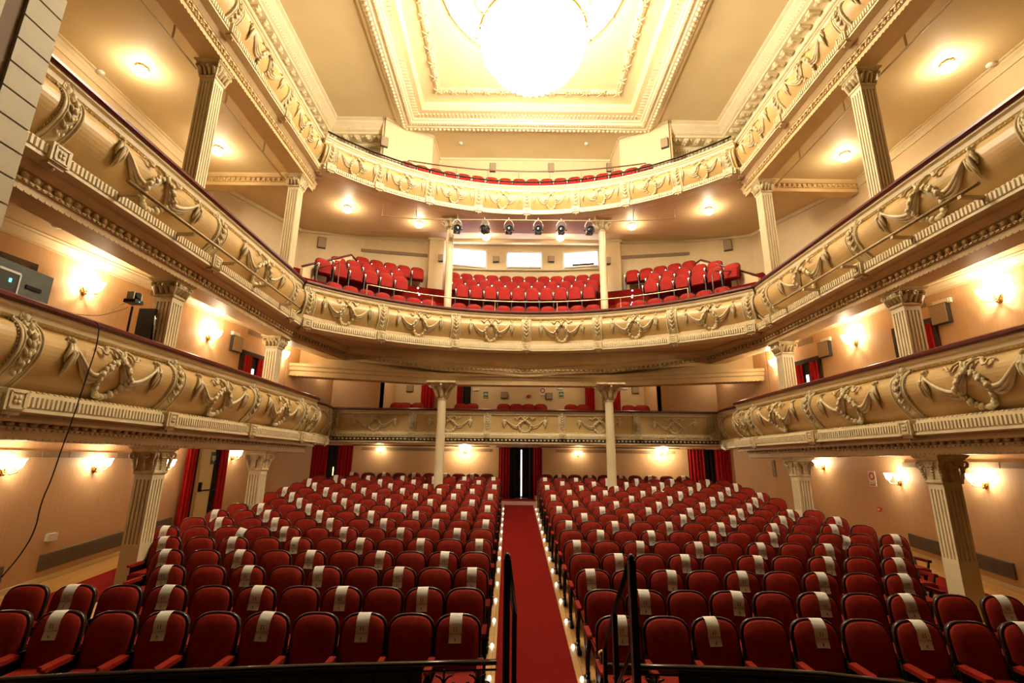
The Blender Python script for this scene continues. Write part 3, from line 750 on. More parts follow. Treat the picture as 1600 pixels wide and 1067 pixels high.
def end_standard_mesh(x):
    m = MB()
    m.box((x, -.21, .60), (.062, .36, .045)); 
    m2 = MB(); m2.tube([(x, -.34, .57), (x, -.30, .44), (x, -.20, .32), (x, -.16, .16), (x, -.16, .04)], [.02, .026, .034, .026, .03], 6)
    m2.tube([(x, -.32, .02), (x, -.24, .06), (x, -.14, .05), (x, .02, .02)], [.02, .03, .03, .02], 6)
    m2.tube([(x, -.28, .40), (x, -.10, .30), (x, .0, .40), (x, .04, .62)], .018, 5)
    for z in (.14, .36): m2.ell((x, -.19, z), (.03, .05, .04), 6, 5)
    return m, m2
SEATM = {}
proto = make_seat(VELVET); aL, sL = end_standard_mesh(-.275); aR, sR = end_standard_mesh(.275)
armR = aR.build('armrest', VELVET); stR = sR.build('end_standard', IRON); stL = sL.build('end_standard', IRON)
AR, SR, SL = armR.data, stR.data, stL.data
for o in (armR, stR, stL): bpy.data.objects.remove(o)
# draped paper with print
def paper_meshes(L=.215, w=.142):
    m = MB(); n = 9; prof = [(.10, .78), (.085, .90)]
    t = math.tan(TILT); top = .36+.63; sh = lambda z: (z-.35)*t
    path = [(.085, top-.16), (.085, top-.03), (.06, top+.015), (.02, top+.022), (-.03, top+.008), (-.058, top-.03)]+[(-.062-.006*sin(i*1.1), top-.03-L*i/6) for i in range(1, 7)]
    for th in (0, .0015):
        pass
    vs = []
    for y, z in path: vs += [(-w/2, y+sh(z), z), (w/2, y+sh(z), z)]
    N = len(path); m.add(vs, [(2*i, 2*i+1, 2*i+3, 2*i+2) for i in range(N-1)], True)
    g = MB(); yb_ = lambda z: -.0745+sh(z)
    for dx in (-.014, .014):
        z = top-.115; g.box((dx, yb_(z), z), (.010, .001, .035)); g.ell((dx, yb_(z+.026), z+.026), (.007, .001, .007), 6, 4)
    z = top-.205; g.box((0, yb_(z), z), (.014, .001, .022)); g.box((0, yb_(z-.016), z-.016), (.026, .001, .004))
    return m, g
def text_mesh(s, size, mat_, ext=.0005, align='CENTER'):
    c = bpy.data.curves.new('lettering', 'FONT'); c.body = s; c.size = size; c.align_x = align; c.align_y = 'CENTER'; c.extrude = ext; c.resolution_u = 2
    o = bpy.data.objects.new('lettering', c); COL.objects.link(o)
    dg = bpy.context.evaluated_depsgraph_get(); me = bpy.data.meshes.new_from_object(o.evaluated_get(dg)); bpy.data.objects.remove(o)
    me.materials.clear(); me.materials.append(mat_); me.name = 'lettering'; return me
pm, pg = paper_meshes()
po = pm.build('paper_strip', PAPER); go = pg.build('printed_figures', GREY, po)
tm = text_mesh('NO OCUPAR', .0245, INK)
zt_ = .99-.155
for v in tm.vertices:
    x, y = v.co.x, v.co.y; z = zt_+y*1.1; v.co = (x*1.0, -.0755+(z-.35)*math.tan(TILT), z)
to = link('lettering', tm, po)
PAPER_ME = (po.data, go.data, to.data)
bpy.data.objects.remove(go); bpy.data.objects.remove(to); bpy.data.objects.remove(po)
LASTI = [[9, 10, 8, 9, 10, 11, 11, 11, 11, 11, 11, 11, 11, 11, 11, 9], [8, 9, 8, 9, 10, 11, 11, 11, 11, 11, 11, 11, 11, 11, 11, 9]]
firstseat = True; farv = MB(); farboxes = []
rowname = lambda k: 'front row' if k == 0 else ('rearmost row' if k == 15 else ORD[k]+' row')
chair_parts = [(c.name.split('.')[0], c.data) for c in proto.children]
used_proto = False
FARROWS = (13, 14, 15)
for blk in (0, 1):
    sn = 'left' if blk == 0 else 'right'
    for k in range(16):
        for i in range(LASTI[blk][k]+1):
            x0 = .58+(.32 if k == 15 else 0); x = x0+.53*i+.0045*i*i if blk == 0 else 1.26+.54*i+.0045*i*i+(.1 if k == 15 else 0)
            Y = 6.17+.867*k - .11 - .0016*(x*x)*(1 if k < 12 else .3)
            X = (-x if blk == 0 else x)-.5
            Z = seatz(Y+.11)-.03
            # columns stand among the seats
            if any(hypot(X-sx*2.93, (Y-.1-16.95)) < .47 for sx in (-1, 1)): continue
            if any(abs(X-sx*7.28) < .44 and -.34 < Y-yy < .70 for sx, yy in ((-1, 9.45), (-1, 13.45), (1, 9.0), (1, 13.45))): continue
            rz = random.uniform(-.015, .015) + (-.012*x if blk == 1 else .012*x)
            paper = (i % 2 == k % 2)
            if k in FARROWS:
                farboxes.append((X, Y, Z, rz))
            else:
                if not used_proto: o = proto; used_proto = True
                else: o = copy_tree(proto)
                o.location = (X, Y, Z); o.rotation_euler = (0, 0, rz)
                tag(o, f"red {'papered' if paper else 'velvet'} stalls seat, {ORD[i]} {sn} of the aisle, {rowname(k)}", 'seat', 'red velvet stalls seats')
                last = i == LASTI[blk][k]
                if (blk == 0 and i == 0): link('armrest', AR, o); link('end_standard', SR, o)
                elif (blk == 1 and i == 0): link('end_standard', SL, o)
                elif blk == 1 and last: link('armrest', AR, o)
            if paper:
                p = link('paper_strip', PAPER_ME[0], None, (X+random.uniform(-.03, .03), Y, Z), rz+random.uniform(-.05, .05))
                p.rotation_euler.y = random.choice([0, 0, 0, .03, -.03, .06, -.05]) if not (k == 5 and i == 9) else .3
                p.location.z += .004; p.location.y -= .010
                if k < 13: link('printed_figures', PAPER_ME[1], p); link('lettering', PAPER_ME[2], p)
                tag(p, f"white paper strip draped over seat back, {ORD[i]} {sn} of the aisle, {rowname(k)}", 'paper', 'paper strips on the seats')
m = MB()
pmeshes = [(me, {'backrest': 0, 'back_shell': 1, 'seat_cushion': 0, 'armrest': 0, 'standard': 1}[nm]) for nm, me in chair_parts]
for X, Y, Z, rz in farboxes:
    c, s = cos(rz), sin(rz)
    for me, mi in pmeshes:
        m.cur = mi; m.add([(X+v.co.x*c-v.co.y*s, Y+v.co.x*s+v.co.y*c, Z+v.co.z) for v in me.vertices], [list(p.vertices) for p in me.polygons], True)
tag(m.build('theatre_chairs_far_rows', [VELVET, DWOOD]), 'last three dim rows of red velvet stalls seats before the rear wall', 'seat', None, 'stuff')
# ------------------------------------------------------------ balcony seats on curved steps
bproto = make_seat(VELVB, True); bproto.name = 'balcony_chair'; bused = False
CY = 7.3
def put_b(R, th, Z, label, grp, cat='seat'):
    global bused
    if Z < 9 and any(hypot(R*sin(radians(th))-s*2.88, CY+R*cos(radians(th))-16.85-.05) < .40 for s in (-1, 1)): return
    o = bproto if not bused else copy_tree(bproto); bused = True
    a = radians(th); o.location = (R*sin(a), CY+R*cos(a), Z); o.rotation_euler = (0, 0, -a); tag(o, label, cat, grp); return o
BROWS = [(9.86, 4.70), (10.45, 5.66), (11.25, 6.22), (12.05, 6.78)]
for ri, (R, Z) in enumerate(BROWS):
    st = math.degrees(.545/R)
    if ri == 0:
        n = int(84/st); ths = [(-n/2+.5+j)*st for j in range(n)]
        for j, t in enumerate(ths):
            sd = 'left' if t < 0 else 'right'; q = int(abs(t)/st)
            put_b(R, t, Z, f"bright red balcony seat behind the parapet, {ORD[q]} {sd} of centre, lowest row", 'lowest row of middle balcony seats')
    else:
        nc = (10, 11, 12)[ri-1]
        for j in range(nc):
            t = (-nc/2+.5+j)*st
            put_b(R, t, Z, f"bright red balcony seat, centre block, {ORD[j]} from its left end, {('lower', 'second', 'top')[ri-1]} row", 'centre block of middle balcony seats')
        for sx, sd in ((-1, 'left'), (1, 'right')):
            for j in range((6, 5, 5)[ri-1]):
                t = sx*((24.6 if ri < 3 else 20.1)+st*(j+.5)); put_b(R, t, Z, f"bright red balcony seat, {sd} block, {ORD[j]} from the steps, {('lower', 'second', 'top')[ri-1]} row", f'{sd} block of middle balcony seats')
TOPR, TOPZ = 10.3, 10.38
st = math.degrees(.56/TOPR)
for j in range(18):
    t = (-8.5+j)*st; put_b(TOPR, t, TOPZ, f"red top gallery seat behind the balustrade, {ORD[int(abs(t)/st)]} {'left' if t < 0 else 'right'} of centre", 'top gallery seats')
for j, (u, w) in enumerate(((612, 's'), (632, 's'), (652, 's'), (720, 'd'), (737, 'd'), (787, 'c'), (807, 'c'), (826, 'c'), (845, 'c'), (893, 'd'), (912, 'd'), (983, 'r'), (1003, 'r'), (1023, 'r'))):
    p = at_y(u, 632, 19.15); p.x = max(-5.05, min(4.75, p.x)); o = copy_tree(bproto); o.location = (p.x, 19.15, 1.27); o.rotation_euler = (0, 0, 0)
    tag(o, f"dark red rear gallery seat below the pale back wall, {ORD[j]} from the left", 'seat', 'rear gallery seats')
# steps and floors
def ringfloor(R0, R1, z0, z1, m, a0=-AE+1, a1=AE-1, name='floor'):
    i = arc(R0, a0, a1, 30); o = arc(R1, a0, a1, 30)
    mb = MB(); mb.prism(i+o[::-1], z0, z1); return struct(name, mb, m)
ringfloor(9.5, 10.13, 4.19, 4.70, CARPET); ringfloor(10.12, 10.93, 4.19, 5.66, CARPET); ringfloor(10.92, 11.73, 4.19, 6.22, CARPET); ringfloor(11.72, 12.9, 4.19, 6.78, CARPET, -40, 40)
ringfloor(9.35, 9.95, 9.25, 9.8, CARPET); ringfloor(9.94, 11.2, 9.9, 10.37, CARPET)
# ================================================================== lamps
def make_sconce():
    r = empty('wall_sconce'); m = MB()
    m.ell((0, -.012, -.02), (.06, .02, .10), 10, 6); m.build('backplate', BRASS, r)
    m = MB()
    for q in (-1, 1): m.tube([(0, -.03, -.04), (q*.05, -.09, -.09), (q*.11, -.13, -.06), (q*.12, -.13, -.01)], .011, 6)
    m.ell((0, -.05, -.09), .022, 6, 5); m.build('arm', BRASS, r)
    for q in (-1, 1):
        g = MB(); g.lathe([(.0, -.01), (.03, 0), (.05, .04), (.058, .09), (.075, .13), (.07, .13), (.0, .12)], (q*.12, -.13, 0), 12); g.build('glass_shade', GLASSL, r)
    return r
SC = make_sconce(); scu = False
def sconce(p, rz, e, label, grp, out=.22, dz=.14):
    global scu
    o = SC if not scu else copy_tree(SC); scu = True
    o.location = p; o.rotation_euler = (0, 0, rz); tag(o, label, 'wall lamp', grp); o.scale = (1.25,)*3 if e > 9 else (.8,)*3
    n = Vector((sin(rz), -cos(rz), 0)); lamp(Vector(p)+n*out+Vector((0, 0, dz)), e, .05)
ES = 21
for (u, v), d in zip(((2, 725), (147, 722), (252, 722), (362, 706)), ('at the very edge', 'second from the stage', 'half behind the nearer column', 'beside the curtained exit')):
    p = at_x(u, v+6, -WX); sconce(p, pi/2, ES, f'brass wall lamp with glass cups on the left stalls wall, {d}', 'stalls wall lamps')
for (u, v), d, x in zip(((1540, 748), (1406, 745), (1287, 722)), ('nearest the stage', 'left of the nearer column', 'above the farther column'), (WX-.12, WX-.12, WX)):
    p = at_x(u, v+5, x); sconce(p, -pi/2, ES, f'brass wall lamp with glass cups on the right stalls wall, {d}', 'stalls wall lamps')
for (u, v), e, d in zip(((595, 701), (727, 700), (903, 707), (1033, 703)), (9, 62, 9, 62), ('dim one beside the left curtains', 'bright one right of the left round column', 'dim one left of the right round column', 'bright one near the right curtains')):
    p = at_y(u, v+3, yb); sconce(p, 0, e, f'back stalls wall lamp, {d}', 'back wall lamps', .34, -.02)
gla, glb = (-GW(-1), -1), (-GW(15.4), 15.4); gra, grb = (GW(-1), -1), (GW(15.4), 15.4)
tl = atan2(glb[1]-gla[1], glb[0]-gla[0])
for (u, v), d in zip(((131, 450), (325, 524), (436, 556)), ('nearest the stage', 'between the two fluted columns', 'just past the farther column')):
    p = at_wall(u, v, gla, glb); sconce(p, tl, ES*2.6, f'glowing wall lamp on the lowest gallery left wall, {d}', 'gallery wall lamps')
for (u, v), d in zip(((1560, 462), (1337, 532), (1219, 570)), ('nearest the stage', 'between the two fluted columns', 'just past the farther column')):
    p = at_wall(u, v, gra, grb); sconce(p, -tl, ES*2.6, f'glowing wall lamp on the lowest gallery right wall, {d}', 'gallery wall lamps')
for (u, v), s in (((500, 586), 'left'), ((1138, 593), 'right')):
    a, b = ((-7.8, 15.45), (-7.35, 18.4)) if s == 'left' else ((7.8, 15.45), (7.35, 18.4))
    p = at_wall(u, v, a, b); sconce(p, pi/2 if s == 'left' else -pi/2, 8, f'small wall lamp below the cross beam, {s} rear corner of the gallery', 'gallery wall lamps', .2)
def make_ceil():
    r = empty('ceiling_lamp'); m = MB(); m.lathe([(.0, 0), (.13, 0), (.14, -.02), (.12, -.045), (.10, -.05), (0, -.05)], n=18)
    for i in range(8): a = i*pi/4; m.ell((.135*cos(a), .135*sin(a), -.03), .018, 5, 4)
    m.build('brass_ring', BRASS, r)
    m = MB(); m.lathe([(.0, -.05), (.105, -.055), (.13, -.10), (.13, -.15), (.10, -.20), (.05, -.23), (0, -.235)], n=16)
    for i in range(10): a = i*pi/5; m.ell((.125*cos(a), .125*sin(a), -.13), (.035, .035, .06), 6, 4)
    m.build('glass_shade', GLASSL, r); return r
CLP = make_ceil(); clu = False
def ceillamp(p, e, label):
    global clu
    o = CLP if not clu else copy_tree(CLP); clu = True
    o.location = p; tag(o, label, 'ceiling lamp', 'round glass ceiling lamps'); lamp((p[0], p[1], p[2]-.33), e, .08)
for u, v, z, e, l in ((222, 105, 8.80, 40, 'round glass ceiling lamp above the left balcony wall, nearest the stage'), (341, 231, 8.80, 40, 'round glass ceiling lamp seen behind the left tall fluted column'),
    (1480, 98, 8.80, 40, 'round glass ceiling lamp above the right balcony wall, nearest the stage'), (1320, 240, 8.80, 40, 'round glass ceiling lamp seen behind the right tall fluted column'),
    (543, 323, 8.97, 40, 'glass ceiling lamp under the top gallery, beside the left end of the curve'), (1107, 326, 8.97, 40, 'glass ceiling lamp under the top gallery, beside the right end of the curve'),
    (655, 347, 8.97, 26, 'glass ceiling lamp just left of the left round column capital'), (987, 350, 8.97, 26, 'glass ceiling lamp just right of the right round column capital')):
    ceillamp(at_z(u, v, z), e, l)
for u, v, l in ((760, 357, 'glass ceiling lamp behind the second spotlight'), (875, 357, 'glass ceiling lamp behind the fifth spotlight')):
    p = at_y(u, v, 18.2); ceillamp((p.x, 18.2, 8.97+.27*.4), 26, l)
# chandelier
r = empty('chandelier', (0, 11.15, 13.6)); tag(r, 'huge blazing crystal bowl chandelier hanging from the ceiling rose', 'chandelier'); r.scale = (1.09, 1.09, 1.09)
m = MB(); m.tube([(0, 0, 0), (0, 0, -1.0)], .04, 8); m.lathe([(0, 0), (.25, 0), (.22, -.08), (.08, -.14), (0, -.15)], n=16); m.build('stem', BRASS, r)
m = MB(); m.lathe([(1.32, -1.75), (1.36, -1.85), (1.3, -2.15), (1.13, -2.5), (.86, -2.82), (.5, -3.04), (0, -3.12)], n=40)
for j, (rr, zz) in enumerate(((1.35, -1.9), (1.25, -2.28), (1.03, -2.64), (.70, -2.94), (.3, -3.10))):
    for i in range(int(34*rr)+4): a = 2*pi*i/(int(34*rr)+4); m.ell((rr*cos(a), rr*sin(a), zz), .055, 6, 5)
m.ell((0, 0, -3.2), .12, 8, 6); m.build('crystal_bowl', BULBC, r)
m = MB(); m.tube([(1.36*cos(2*pi*i/40), 1.36*sin(2*pi*i/40), -1.74) for i in range(40)], .05, 6, closed=True); m.tube([(.62*cos(2*pi*i/24), .62*sin(2*pi*i/24), -1.0) for i in range(24)], .04, 6, closed=True)
for i in range(8): a = 2*pi*i/8; m.tube([(0, 0, -.6), (.35*cos(a), .35*sin(a), -.8), (.62*cos(a), .62*sin(a), -1.0)], .018, 5)
m.build('brass_hoop', BRASS, r)
m = MB()
for i in range(32):
    a = 2*pi*i/32
    for j in range(8):
        t = (j+.5)/8; rr = .62+(1.36-.62)*t**1.6; m.ell((rr*cos(a), rr*sin(a), -1.0-.74*t), (.028, .028, .045), 5, 4)
m.build('crystal_strands', BULBC, r)
for i in range(12):
    a = 2*pi*i/12; MB().ell((1.5*cos(a), 1.5*sin(a), -1.66), (.05, .05, .10), 8, 6).build('candle_bulb', BULBC, r)
    MB().tube([(1.36*cos(a), 1.36*sin(a), -1.80), (1.5*cos(a), 1.5*sin(a), -1.84), (1.5*cos(a), 1.5*sin(a), -1.74)], .015, 5).build('candle_arm', BRASS, r)
# ================================================================== windows of the projection booth
def wall_at_arc(u, v):
    d = ray(u, v); 
    # intersect vertical cylinder centre (0,7.3) R 12.75
    a = d.x**2+d.y**2; bx = O.x; by = -7.3; b = 2*(bx*d.x+by*d.y); c = bx*bx+by*by-12.72**2
    t = (-b+sqrt(b*b-4*a*c))/(2*a); return O+d*t
for n, (u0, v0, u1, v1) in enumerate(((702, 391, 760, 417), (792, 396, 846, 419), (880, 395, 934, 418))):
    A = wall_at_arc(u0, v0); B = wall_at_arc(u1, v0); C = wall_at_arc((u0+u1)/2, v1); d = Vector((B.x-A.x, B.y-A.y)); L = d.length; rz = atan2(d.y, d.x)
    zt, zb = (A.z+B.z)/2, C.z; o = empty(f'window_{n+1}', ((A.x+B.x)/2, (A.y+B.y)/2-.06, (zt+zb)/2), rz); o['kind'] = 'structure'; H = zt-zb
    m = MB(); 
    for x in (-L/2, L/2): m.box((x, 0, 0), (.07, .12, H+.14))
    for z in (-H/2, H/2): m.box((0, 0, z), (L, .12, .07))
    m.build('window_frame', WHITE, o, None)
    MB().box((0, .02, 0), (L-.06, .02, H-.06)).build('window_pane', PANE, o)
    lamp((o.location.x, o.location.y-.4, o.location.z), 0.01) if False else None
    if n == 2: MB().box((.1, -.03, -H/2+.09), (.95, .06, .07)).build('sill_equipment', DARKM, o)
pts = [wall_at_arc(u, v) for u, v in ((700, 419.5), (740, 421), (780, 422), (822, 422.5), (860, 422.5), (900, 421.5), (936, 420.5))]
MB().tube([p+Vector((0, -.05, 0)) for p in pts], .05, 6).build('trim_20', CREAM)['kind'] = 'structure'
# ================================================================== doors and curtains
def curtain(w, h, n, amp=.05, th=.02):
    m = MB(); N = n*6; vs = []
    for i in range(N+1):
        x = -w/2+w*i/N; y = amp*sin(2*pi*i/6)+amp*.3*sin(i*1.7)
        for z, k in ((0, 1.15), (h*.5, 1), (h, .8)): vs += [(x*(1.03 if z == 0 else 1), y*k, z)]
    m.add(vs, [(i*3+j, i*3+3+j, i*3+4+j, i*3+1+j) for i in range(N) for j in (0, 1)], True)
    m2 = [(x, y+th, z) for x, y, z in vs]; m.add(m2, [(i*3+j, i*3+1+j, i*3+4+j, i*3+3+j) for i in range(N) for j in (0, 1)], True)
    return m
def curtain_thing(loc, rz, w, h, n, label, m=CURT, grp=None, amp=None):
    amp = amp or min(.05, w*.1)
    o = curtain(w, h, n, amp).build('curtain', m); o.location = loc; o.rotation_euler = (0, 0, rz); return tag(o, label, 'curtain', grp)
zc = -1.40
curtain_thing((-.76, yb+.02, zc), 0, .44, 2.02, 4, 'red curtain on the left of the central stalls doorway'); curtain_thing((.60, yb+.02, zc), 0, .38, 2.02, 4, 'red curtain on the right of the central stalls doorway')
curtain_thing((-.45, yb+.10, zc), 0, .26, 2.02, 2, 'black curtain inside the left of the central stalls doorway', BLACKC); curtain_thing((.34, yb+.10, zc), 0, .26, 2.02, 2, 'black curtain inside the right of the central stalls doorway', BLACKC)
o = empty('double_door', (-.05, yb+.5, zc)); tag(o, 'dark double door ajar behind the central curtains, bright foyer light in its gap', 'door')
for s in (-1, 1): MB().box((s*.36, 0, 1.0), (.66, .05, 2.0)).build('door_leaf', DWOOD, o); MB().box((s*.06, -.04, .98), (.05, .02, .30)).build('push_plate', BRASS, o)
p = MB().box((0, .03, 1.0), (.05, .01, 1.86)).build('light_gap', SLIT, o)
mb = MB().span((-.98, 18.93, -1.53), (.78, 18.97, -1.395)); struct('trim_21', mb, mat('pink_stair_nosing', (.75, .42, .34), .4))
for (x0, x1), s in ((DL, 'left'), (DR, 'right')):
    zb_ = seatz(20)-.1
    w = x1-x0
    curtain_thing((x0+w*.19, yb+.03, zb_), 0, w*.38, 2.15, 5, f'red curtain at the outer left of the {s} rear doorway'); curtain_thing((x1-w*.19, yb+.03, zb_), 0, w*.38, 2.15, 5, f'red curtain at the outer right of the {s} rear doorway')
    curtain_thing((x0+w*.42, yb+.14, zb_), 0, w*.17, 2.15, 2, f'black curtain inside the left half of the {s} rear doorway', BLACKC)
    curtain_thing((x1-w*.40, yb+.14, zb_), 0, w*.13, 2.15, 2, f'black curtain inside the right half of the {s} rear doorway', BLACKC)
p = at_y(522, 736, yb+.9); o = MB().box((0, 0, 0), (.17, .1, .34)).build('lantern', FLAME); o.location = p; tag(o, 'small amber lantern glowing in the dark left rear doorway', 'lantern')
# exit door in the left stalls wall
D0 = at_x(309, 760, -WX); D1 = at_x(333, 760, -WX); yc = (D0.y+D1.y)/2; w = D1.y-D0.y
o = empty('exit_door', (-WX+.03, yc, fz(yc))); o.rotation_euler = (0, 0, pi/2); tag(o, 'cream exit door with panic bar between curtains, left stalls wall', 'door')
MB().box((0, 0, 1.13), (w*1.25, .05, 2.26)).build('door_leaf', DOORY, o)
m = MB(); m.box((-w*.55, -.06, 1.12), (.09, .05, .26)); m.box((-w*.05, -.09, 1.02), (w*1.0, .03, .04)); m.build('panic_bar', IRON, o)
MB().box((w*.1, -.032, 1.93), (.26, .012, .36)).build('exit_notice', GREEN, o); 
m = MB(); m.box((w*.1, -.042, 1.98), (.16, .008, .03)); m.box((w*.1, -.042, 1.90), (.05, .008, .12)); m.box((w*.1-.07, -.042, 1.93), (.03, .008, .12)); m.box((w*.1+.07, -.042, 1.93), (.03, .008, .12)); m.build('notice_print', WHITE, o)
for ua, ub, lab, mm, off in ((290, 303, 'red curtain nearer the stage beside the cream exit door', CURT, .12), (303, 307, 'black curtain nearer the stage beside the cream exit door', BLACKC, .08), (334, 341, 'black curtain farther from the stage beside the cream exit door', BLACKC, .08), (341, 353, 'red curtain farther from the stage beside the cream exit door', CURT, .12)):
    p, q = at_x(ua, 735, -WX+off), at_x(ub, 735, -WX+off); curtain_thing((-WX+off, (p.y+q.y)/2, fz(p.y)), pi/2, q.y-p.y, 2.36, 3, lab, mm)
# gallery doors with frames and curtains
def gdoor(ua, ub, v, side, zt, lab, extra=True):
    a, b = (gla, glb) if side < 0 else (gra, grb)
    P = at_wall(ua, v, a, b); Q = at_wall(ub, v, a, b); w = (P-Q).length; c = (P+Q)/2; rz = tl if side < 0 else -tl
    n = Vector((sin(rz), -cos(rz), 0)); o = empty('curtained_doorway', (c.x+n.x*.02, c.y+n.y*.02, .9), rz); tag(o, lab, 'doorway')
    H = zt-.9; m = MB(); m.box((-w/2, 0, H/2), (.12, .10, H)); m.box((w/2, 0, H/2), (.12, .10, H)); m.box((0, 0, H), (w+.12, .10, .12)); m.build('door_frame', DWOOD, o)
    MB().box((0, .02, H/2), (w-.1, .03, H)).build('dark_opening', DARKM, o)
    if extra:
        for s in (-1, 1): curtain(w*.34, H-.06, 3, .03).build('curtain', CURT, o, (s*w*.31, -.05, 0))
    else: curtain(w*.3, H-.06, 3, .03).build('curtain', CURT, o, (w*.22, -.05, 0))
    return o, w, H
gdoor(-10, 48, 410, -1, 3.25, 'dark doorway with one red curtain, left gallery wall nearest the stage', False)
gdoor(222, 262, 510, -1, 3.1, 'dark doorway crowded with equipment behind the left fluted gallery column', False)
o, w, H = gdoor(377, 413, 560, -1, 2.95, 'doorway with parted red curtains, left gallery wall near the far column')
MB().box((0, -.02, 1.0), (.08, .02, 1.3)).build('light_gap', SLIT, o)
o, w, H = gdoor(1243, 1282, 575, 1, 2.95, 'doorway with parted red curtains, right gallery wall near the far column')
MB().box((0, -.02, 1.0), (.08, .02, 1.3)).build('light_gap', SLIT, o)
gdoor(1402, 1462, 520, 1, 3.1, 'doorway with red curtains half behind the right fluted gallery column')
# rear gallery curtains
for u, lab, mm, w in ((668, 'red curtain on the back gallery wall left of the left capital', CURT, .55), (715, 'red curtain on the back gallery wall right of the left capital', CURT, .4), (728, 'dark curtain on the back gallery wall right of the left capital', BLACKC, .4), (922, 'dark red curtain on the back gallery wall left of the right capital', CURT, .4), (964, 'red curtain on the back gallery wall right of the right capital', CURT, .3), (952, 'black curtain on the back gallery wall behind the right capital', BLACKC, .3)):
    p = at_y(u, 620, 20.1); curtain_thing((p.x, 20.12, 1.17), 0, w, 2.3, 4, lab, mm)
p = at_y(703, 620, 19.6); MB().span((p.x-.28, 19.5, .9), (p.x+.22, 20.3, 3.9)).build('wall_pier', WALLU)['kind'] = 'structure'
# ================================================================== wall fittings
def fitting(name, parts, p, rz, label, cat, grp=None):
    """parts: [(part name or None, size, offset, material)] first is the body"""
    n = Vector((sin(rz), -cos(rz), 0)); r = empty(name, Vector(p)+n*.0, rz); tag(r, label, cat, grp)
    for nm, d, off, mm in parts: MB().box(off, d).build(nm, mm, r)
    return r
def speaker(p, rz, w, h, label):
    dp = .10
    return fitting('wall_speaker', [('speaker_body', (w, dp, h), (0, -dp/2, 0), DGREY), ('speaker_grille', (w*.92, .015, h*.92), (0, -dp-.006, 0), SPK)], p, rz, label, 'speaker', 'wall speakers')
for (u, v), d in zip(((680, 263), (770, 263), (861, 263), (952, 263)), ('first', 'second', 'third', 'fourth')):
    speaker(at_y(u, v, 19.15), 0, .26, .42, f'{d} from the left of four speakers on the top gallery back wall')
A_ = atan2(17.6-16.55, -3.9+5.62)
speaker(at_wall(600, 223, (-5.62, 16.55), (-3.9, 17.6)), A_, .28, .42, 'speaker on the slanted box wall, upper left of the top gallery'); speaker(at_wall(1039, 225, (5.62, 16.55), (3.9, 17.6)), -A_, .28, .42, 'speaker on the slanted box wall, upper right of the top gallery')
A_ = atan2(18.75-17.7, -6.75+9.0)
speaker(at_wall(503, 380, (-9.0, 17.7), (-6.75, 18.75)), A_, .30, .46, 'speaker on the left rear wall behind the middle balcony'); speaker(at_wall(1137, 384, (9.0, 17.7), (6.75, 18.75)), -A_, .30, .46, 'speaker on the right rear wall behind the middle balcony')
speaker(at_x(420, 337, -10.45), pi/2, .35, .6, 'speaker on the left side wall of the middle balcony'); speaker(at_x(1229, 345, 10.45), -pi/2, .35, .6, 'speaker on the right side wall of the middle balcony')
for (u, v), d in zip(((775, 406), (861, 406)), ('left', 'right')): speaker(wall_at_arc(u, v)+Vector((0, -.03, 0)), 0, .28, .26, f'small speaker {d} of the central booth window')
for (u, v), d in zip(((689, 404), (950, 408)), ('left', 'right')): speaker(at_y(u, v, 18.85), 0, .2, .3, f'small speaker half hidden behind the {d} round column above the seats')
for (u, v), d in zip(((641, 607), (788, 617.5), (858, 619), (992, 610)), ('left alcove', 'centre left', 'centre right', 'right alcove')): speaker(at_y(u, v, 20.3), 0, .28, .26, f'square speaker on the back wall of the lowest gallery, {d}')
speaker(at_wall(367, 538, gla, glb), tl, .38, .42, 'square speaker on the left gallery wall under an emergency light'); speaker(at_wall(1291, 546, gra, grb), -tl, .38, .42, 'square speaker on the right gallery wall near the far column'); speaker(at_wall(1473, 491, gra, grb), -tl, .36, .44, 'square speaker on the right gallery wall near the nearer column')
def emlight(p, rz, label, w=.3): return fitting('emergency_light', [('housing', (w, .06, .10), (0, -.03, 0), WHITE), ('diffuser', (w*.86, .02, .06), (0, -.065, 0), PAPER)], p, rz, label, 'emergency light', 'emergency lights')
emlight(at_wall(367, 522, gla, glb), tl, 'white emergency light above the left gallery speaker'); emlight(at_wall(1292, 531, gra, grb), -tl, 'white emergency light above the far right gallery speaker', .32); emlight(at_wall(1474, 472, gra, grb), -tl, 'white emergency light above the nearer right gallery speaker', .36)
for u, v, l in ((744, 609, 'white emergency light left of the centre on the back gallery wall'), (875, 607, 'white emergency light right of the centre on the back gallery wall'), (660, 601, 'white emergency light beside the left round capital'), (976, 607, 'white emergency light beside the right round capital')): emlight(at_y(u, v, 20.3), 0, l, .26)
for u, v, l in ((558, 690, 'white emergency light at the left rear stalls doorway'), (771, 696, 'white emergency light left of the central stalls doorway'), (1067, 699, 'white emergency light at the right rear stalls doorway')): emlight(at_y(u, v, yb), 0, l, .26)
def firesign(p, rz, label, s=1):
    r = empty('fire_sign', p, rz); tag(r, label, 'sign', None)
    MB().box((0, -.008, 0), (.26*s, .014, .30*s)).build('sign_plate', WHITE, r)
    m = MB(); m.tube([(.085*s*cos(a*pi/10), -.018, .02+.085*s*sin(a*pi/10)) for a in range(20)], .022*s, 6, closed=True, flat=.3, up=(0, 1, 0)); m.build('hose_reel_symbol', REDP, r)
    m = MB(); m.box((0, -.008, -.21*s), (.26*s, .014, .08*s)); m.build('caption_plate', WHITE, r); 
    m = MB(); m.box((0, -.017, -.21*s), (.2*s, .006, .03*s)); m.build('caption', REDP, r)
firesign(at_x(294, 729, -WX), pi/2, 'white fire hose sign with red ring, left stalls wall'); firesign(at_x(1363, 745, WX-.12), -pi/2, 'white fire hose sign with red ring, right stalls wall'); firesign(at_y(848, 611, 20.3), 0, 'white fire hose sign with red ring, back gallery wall', 1)
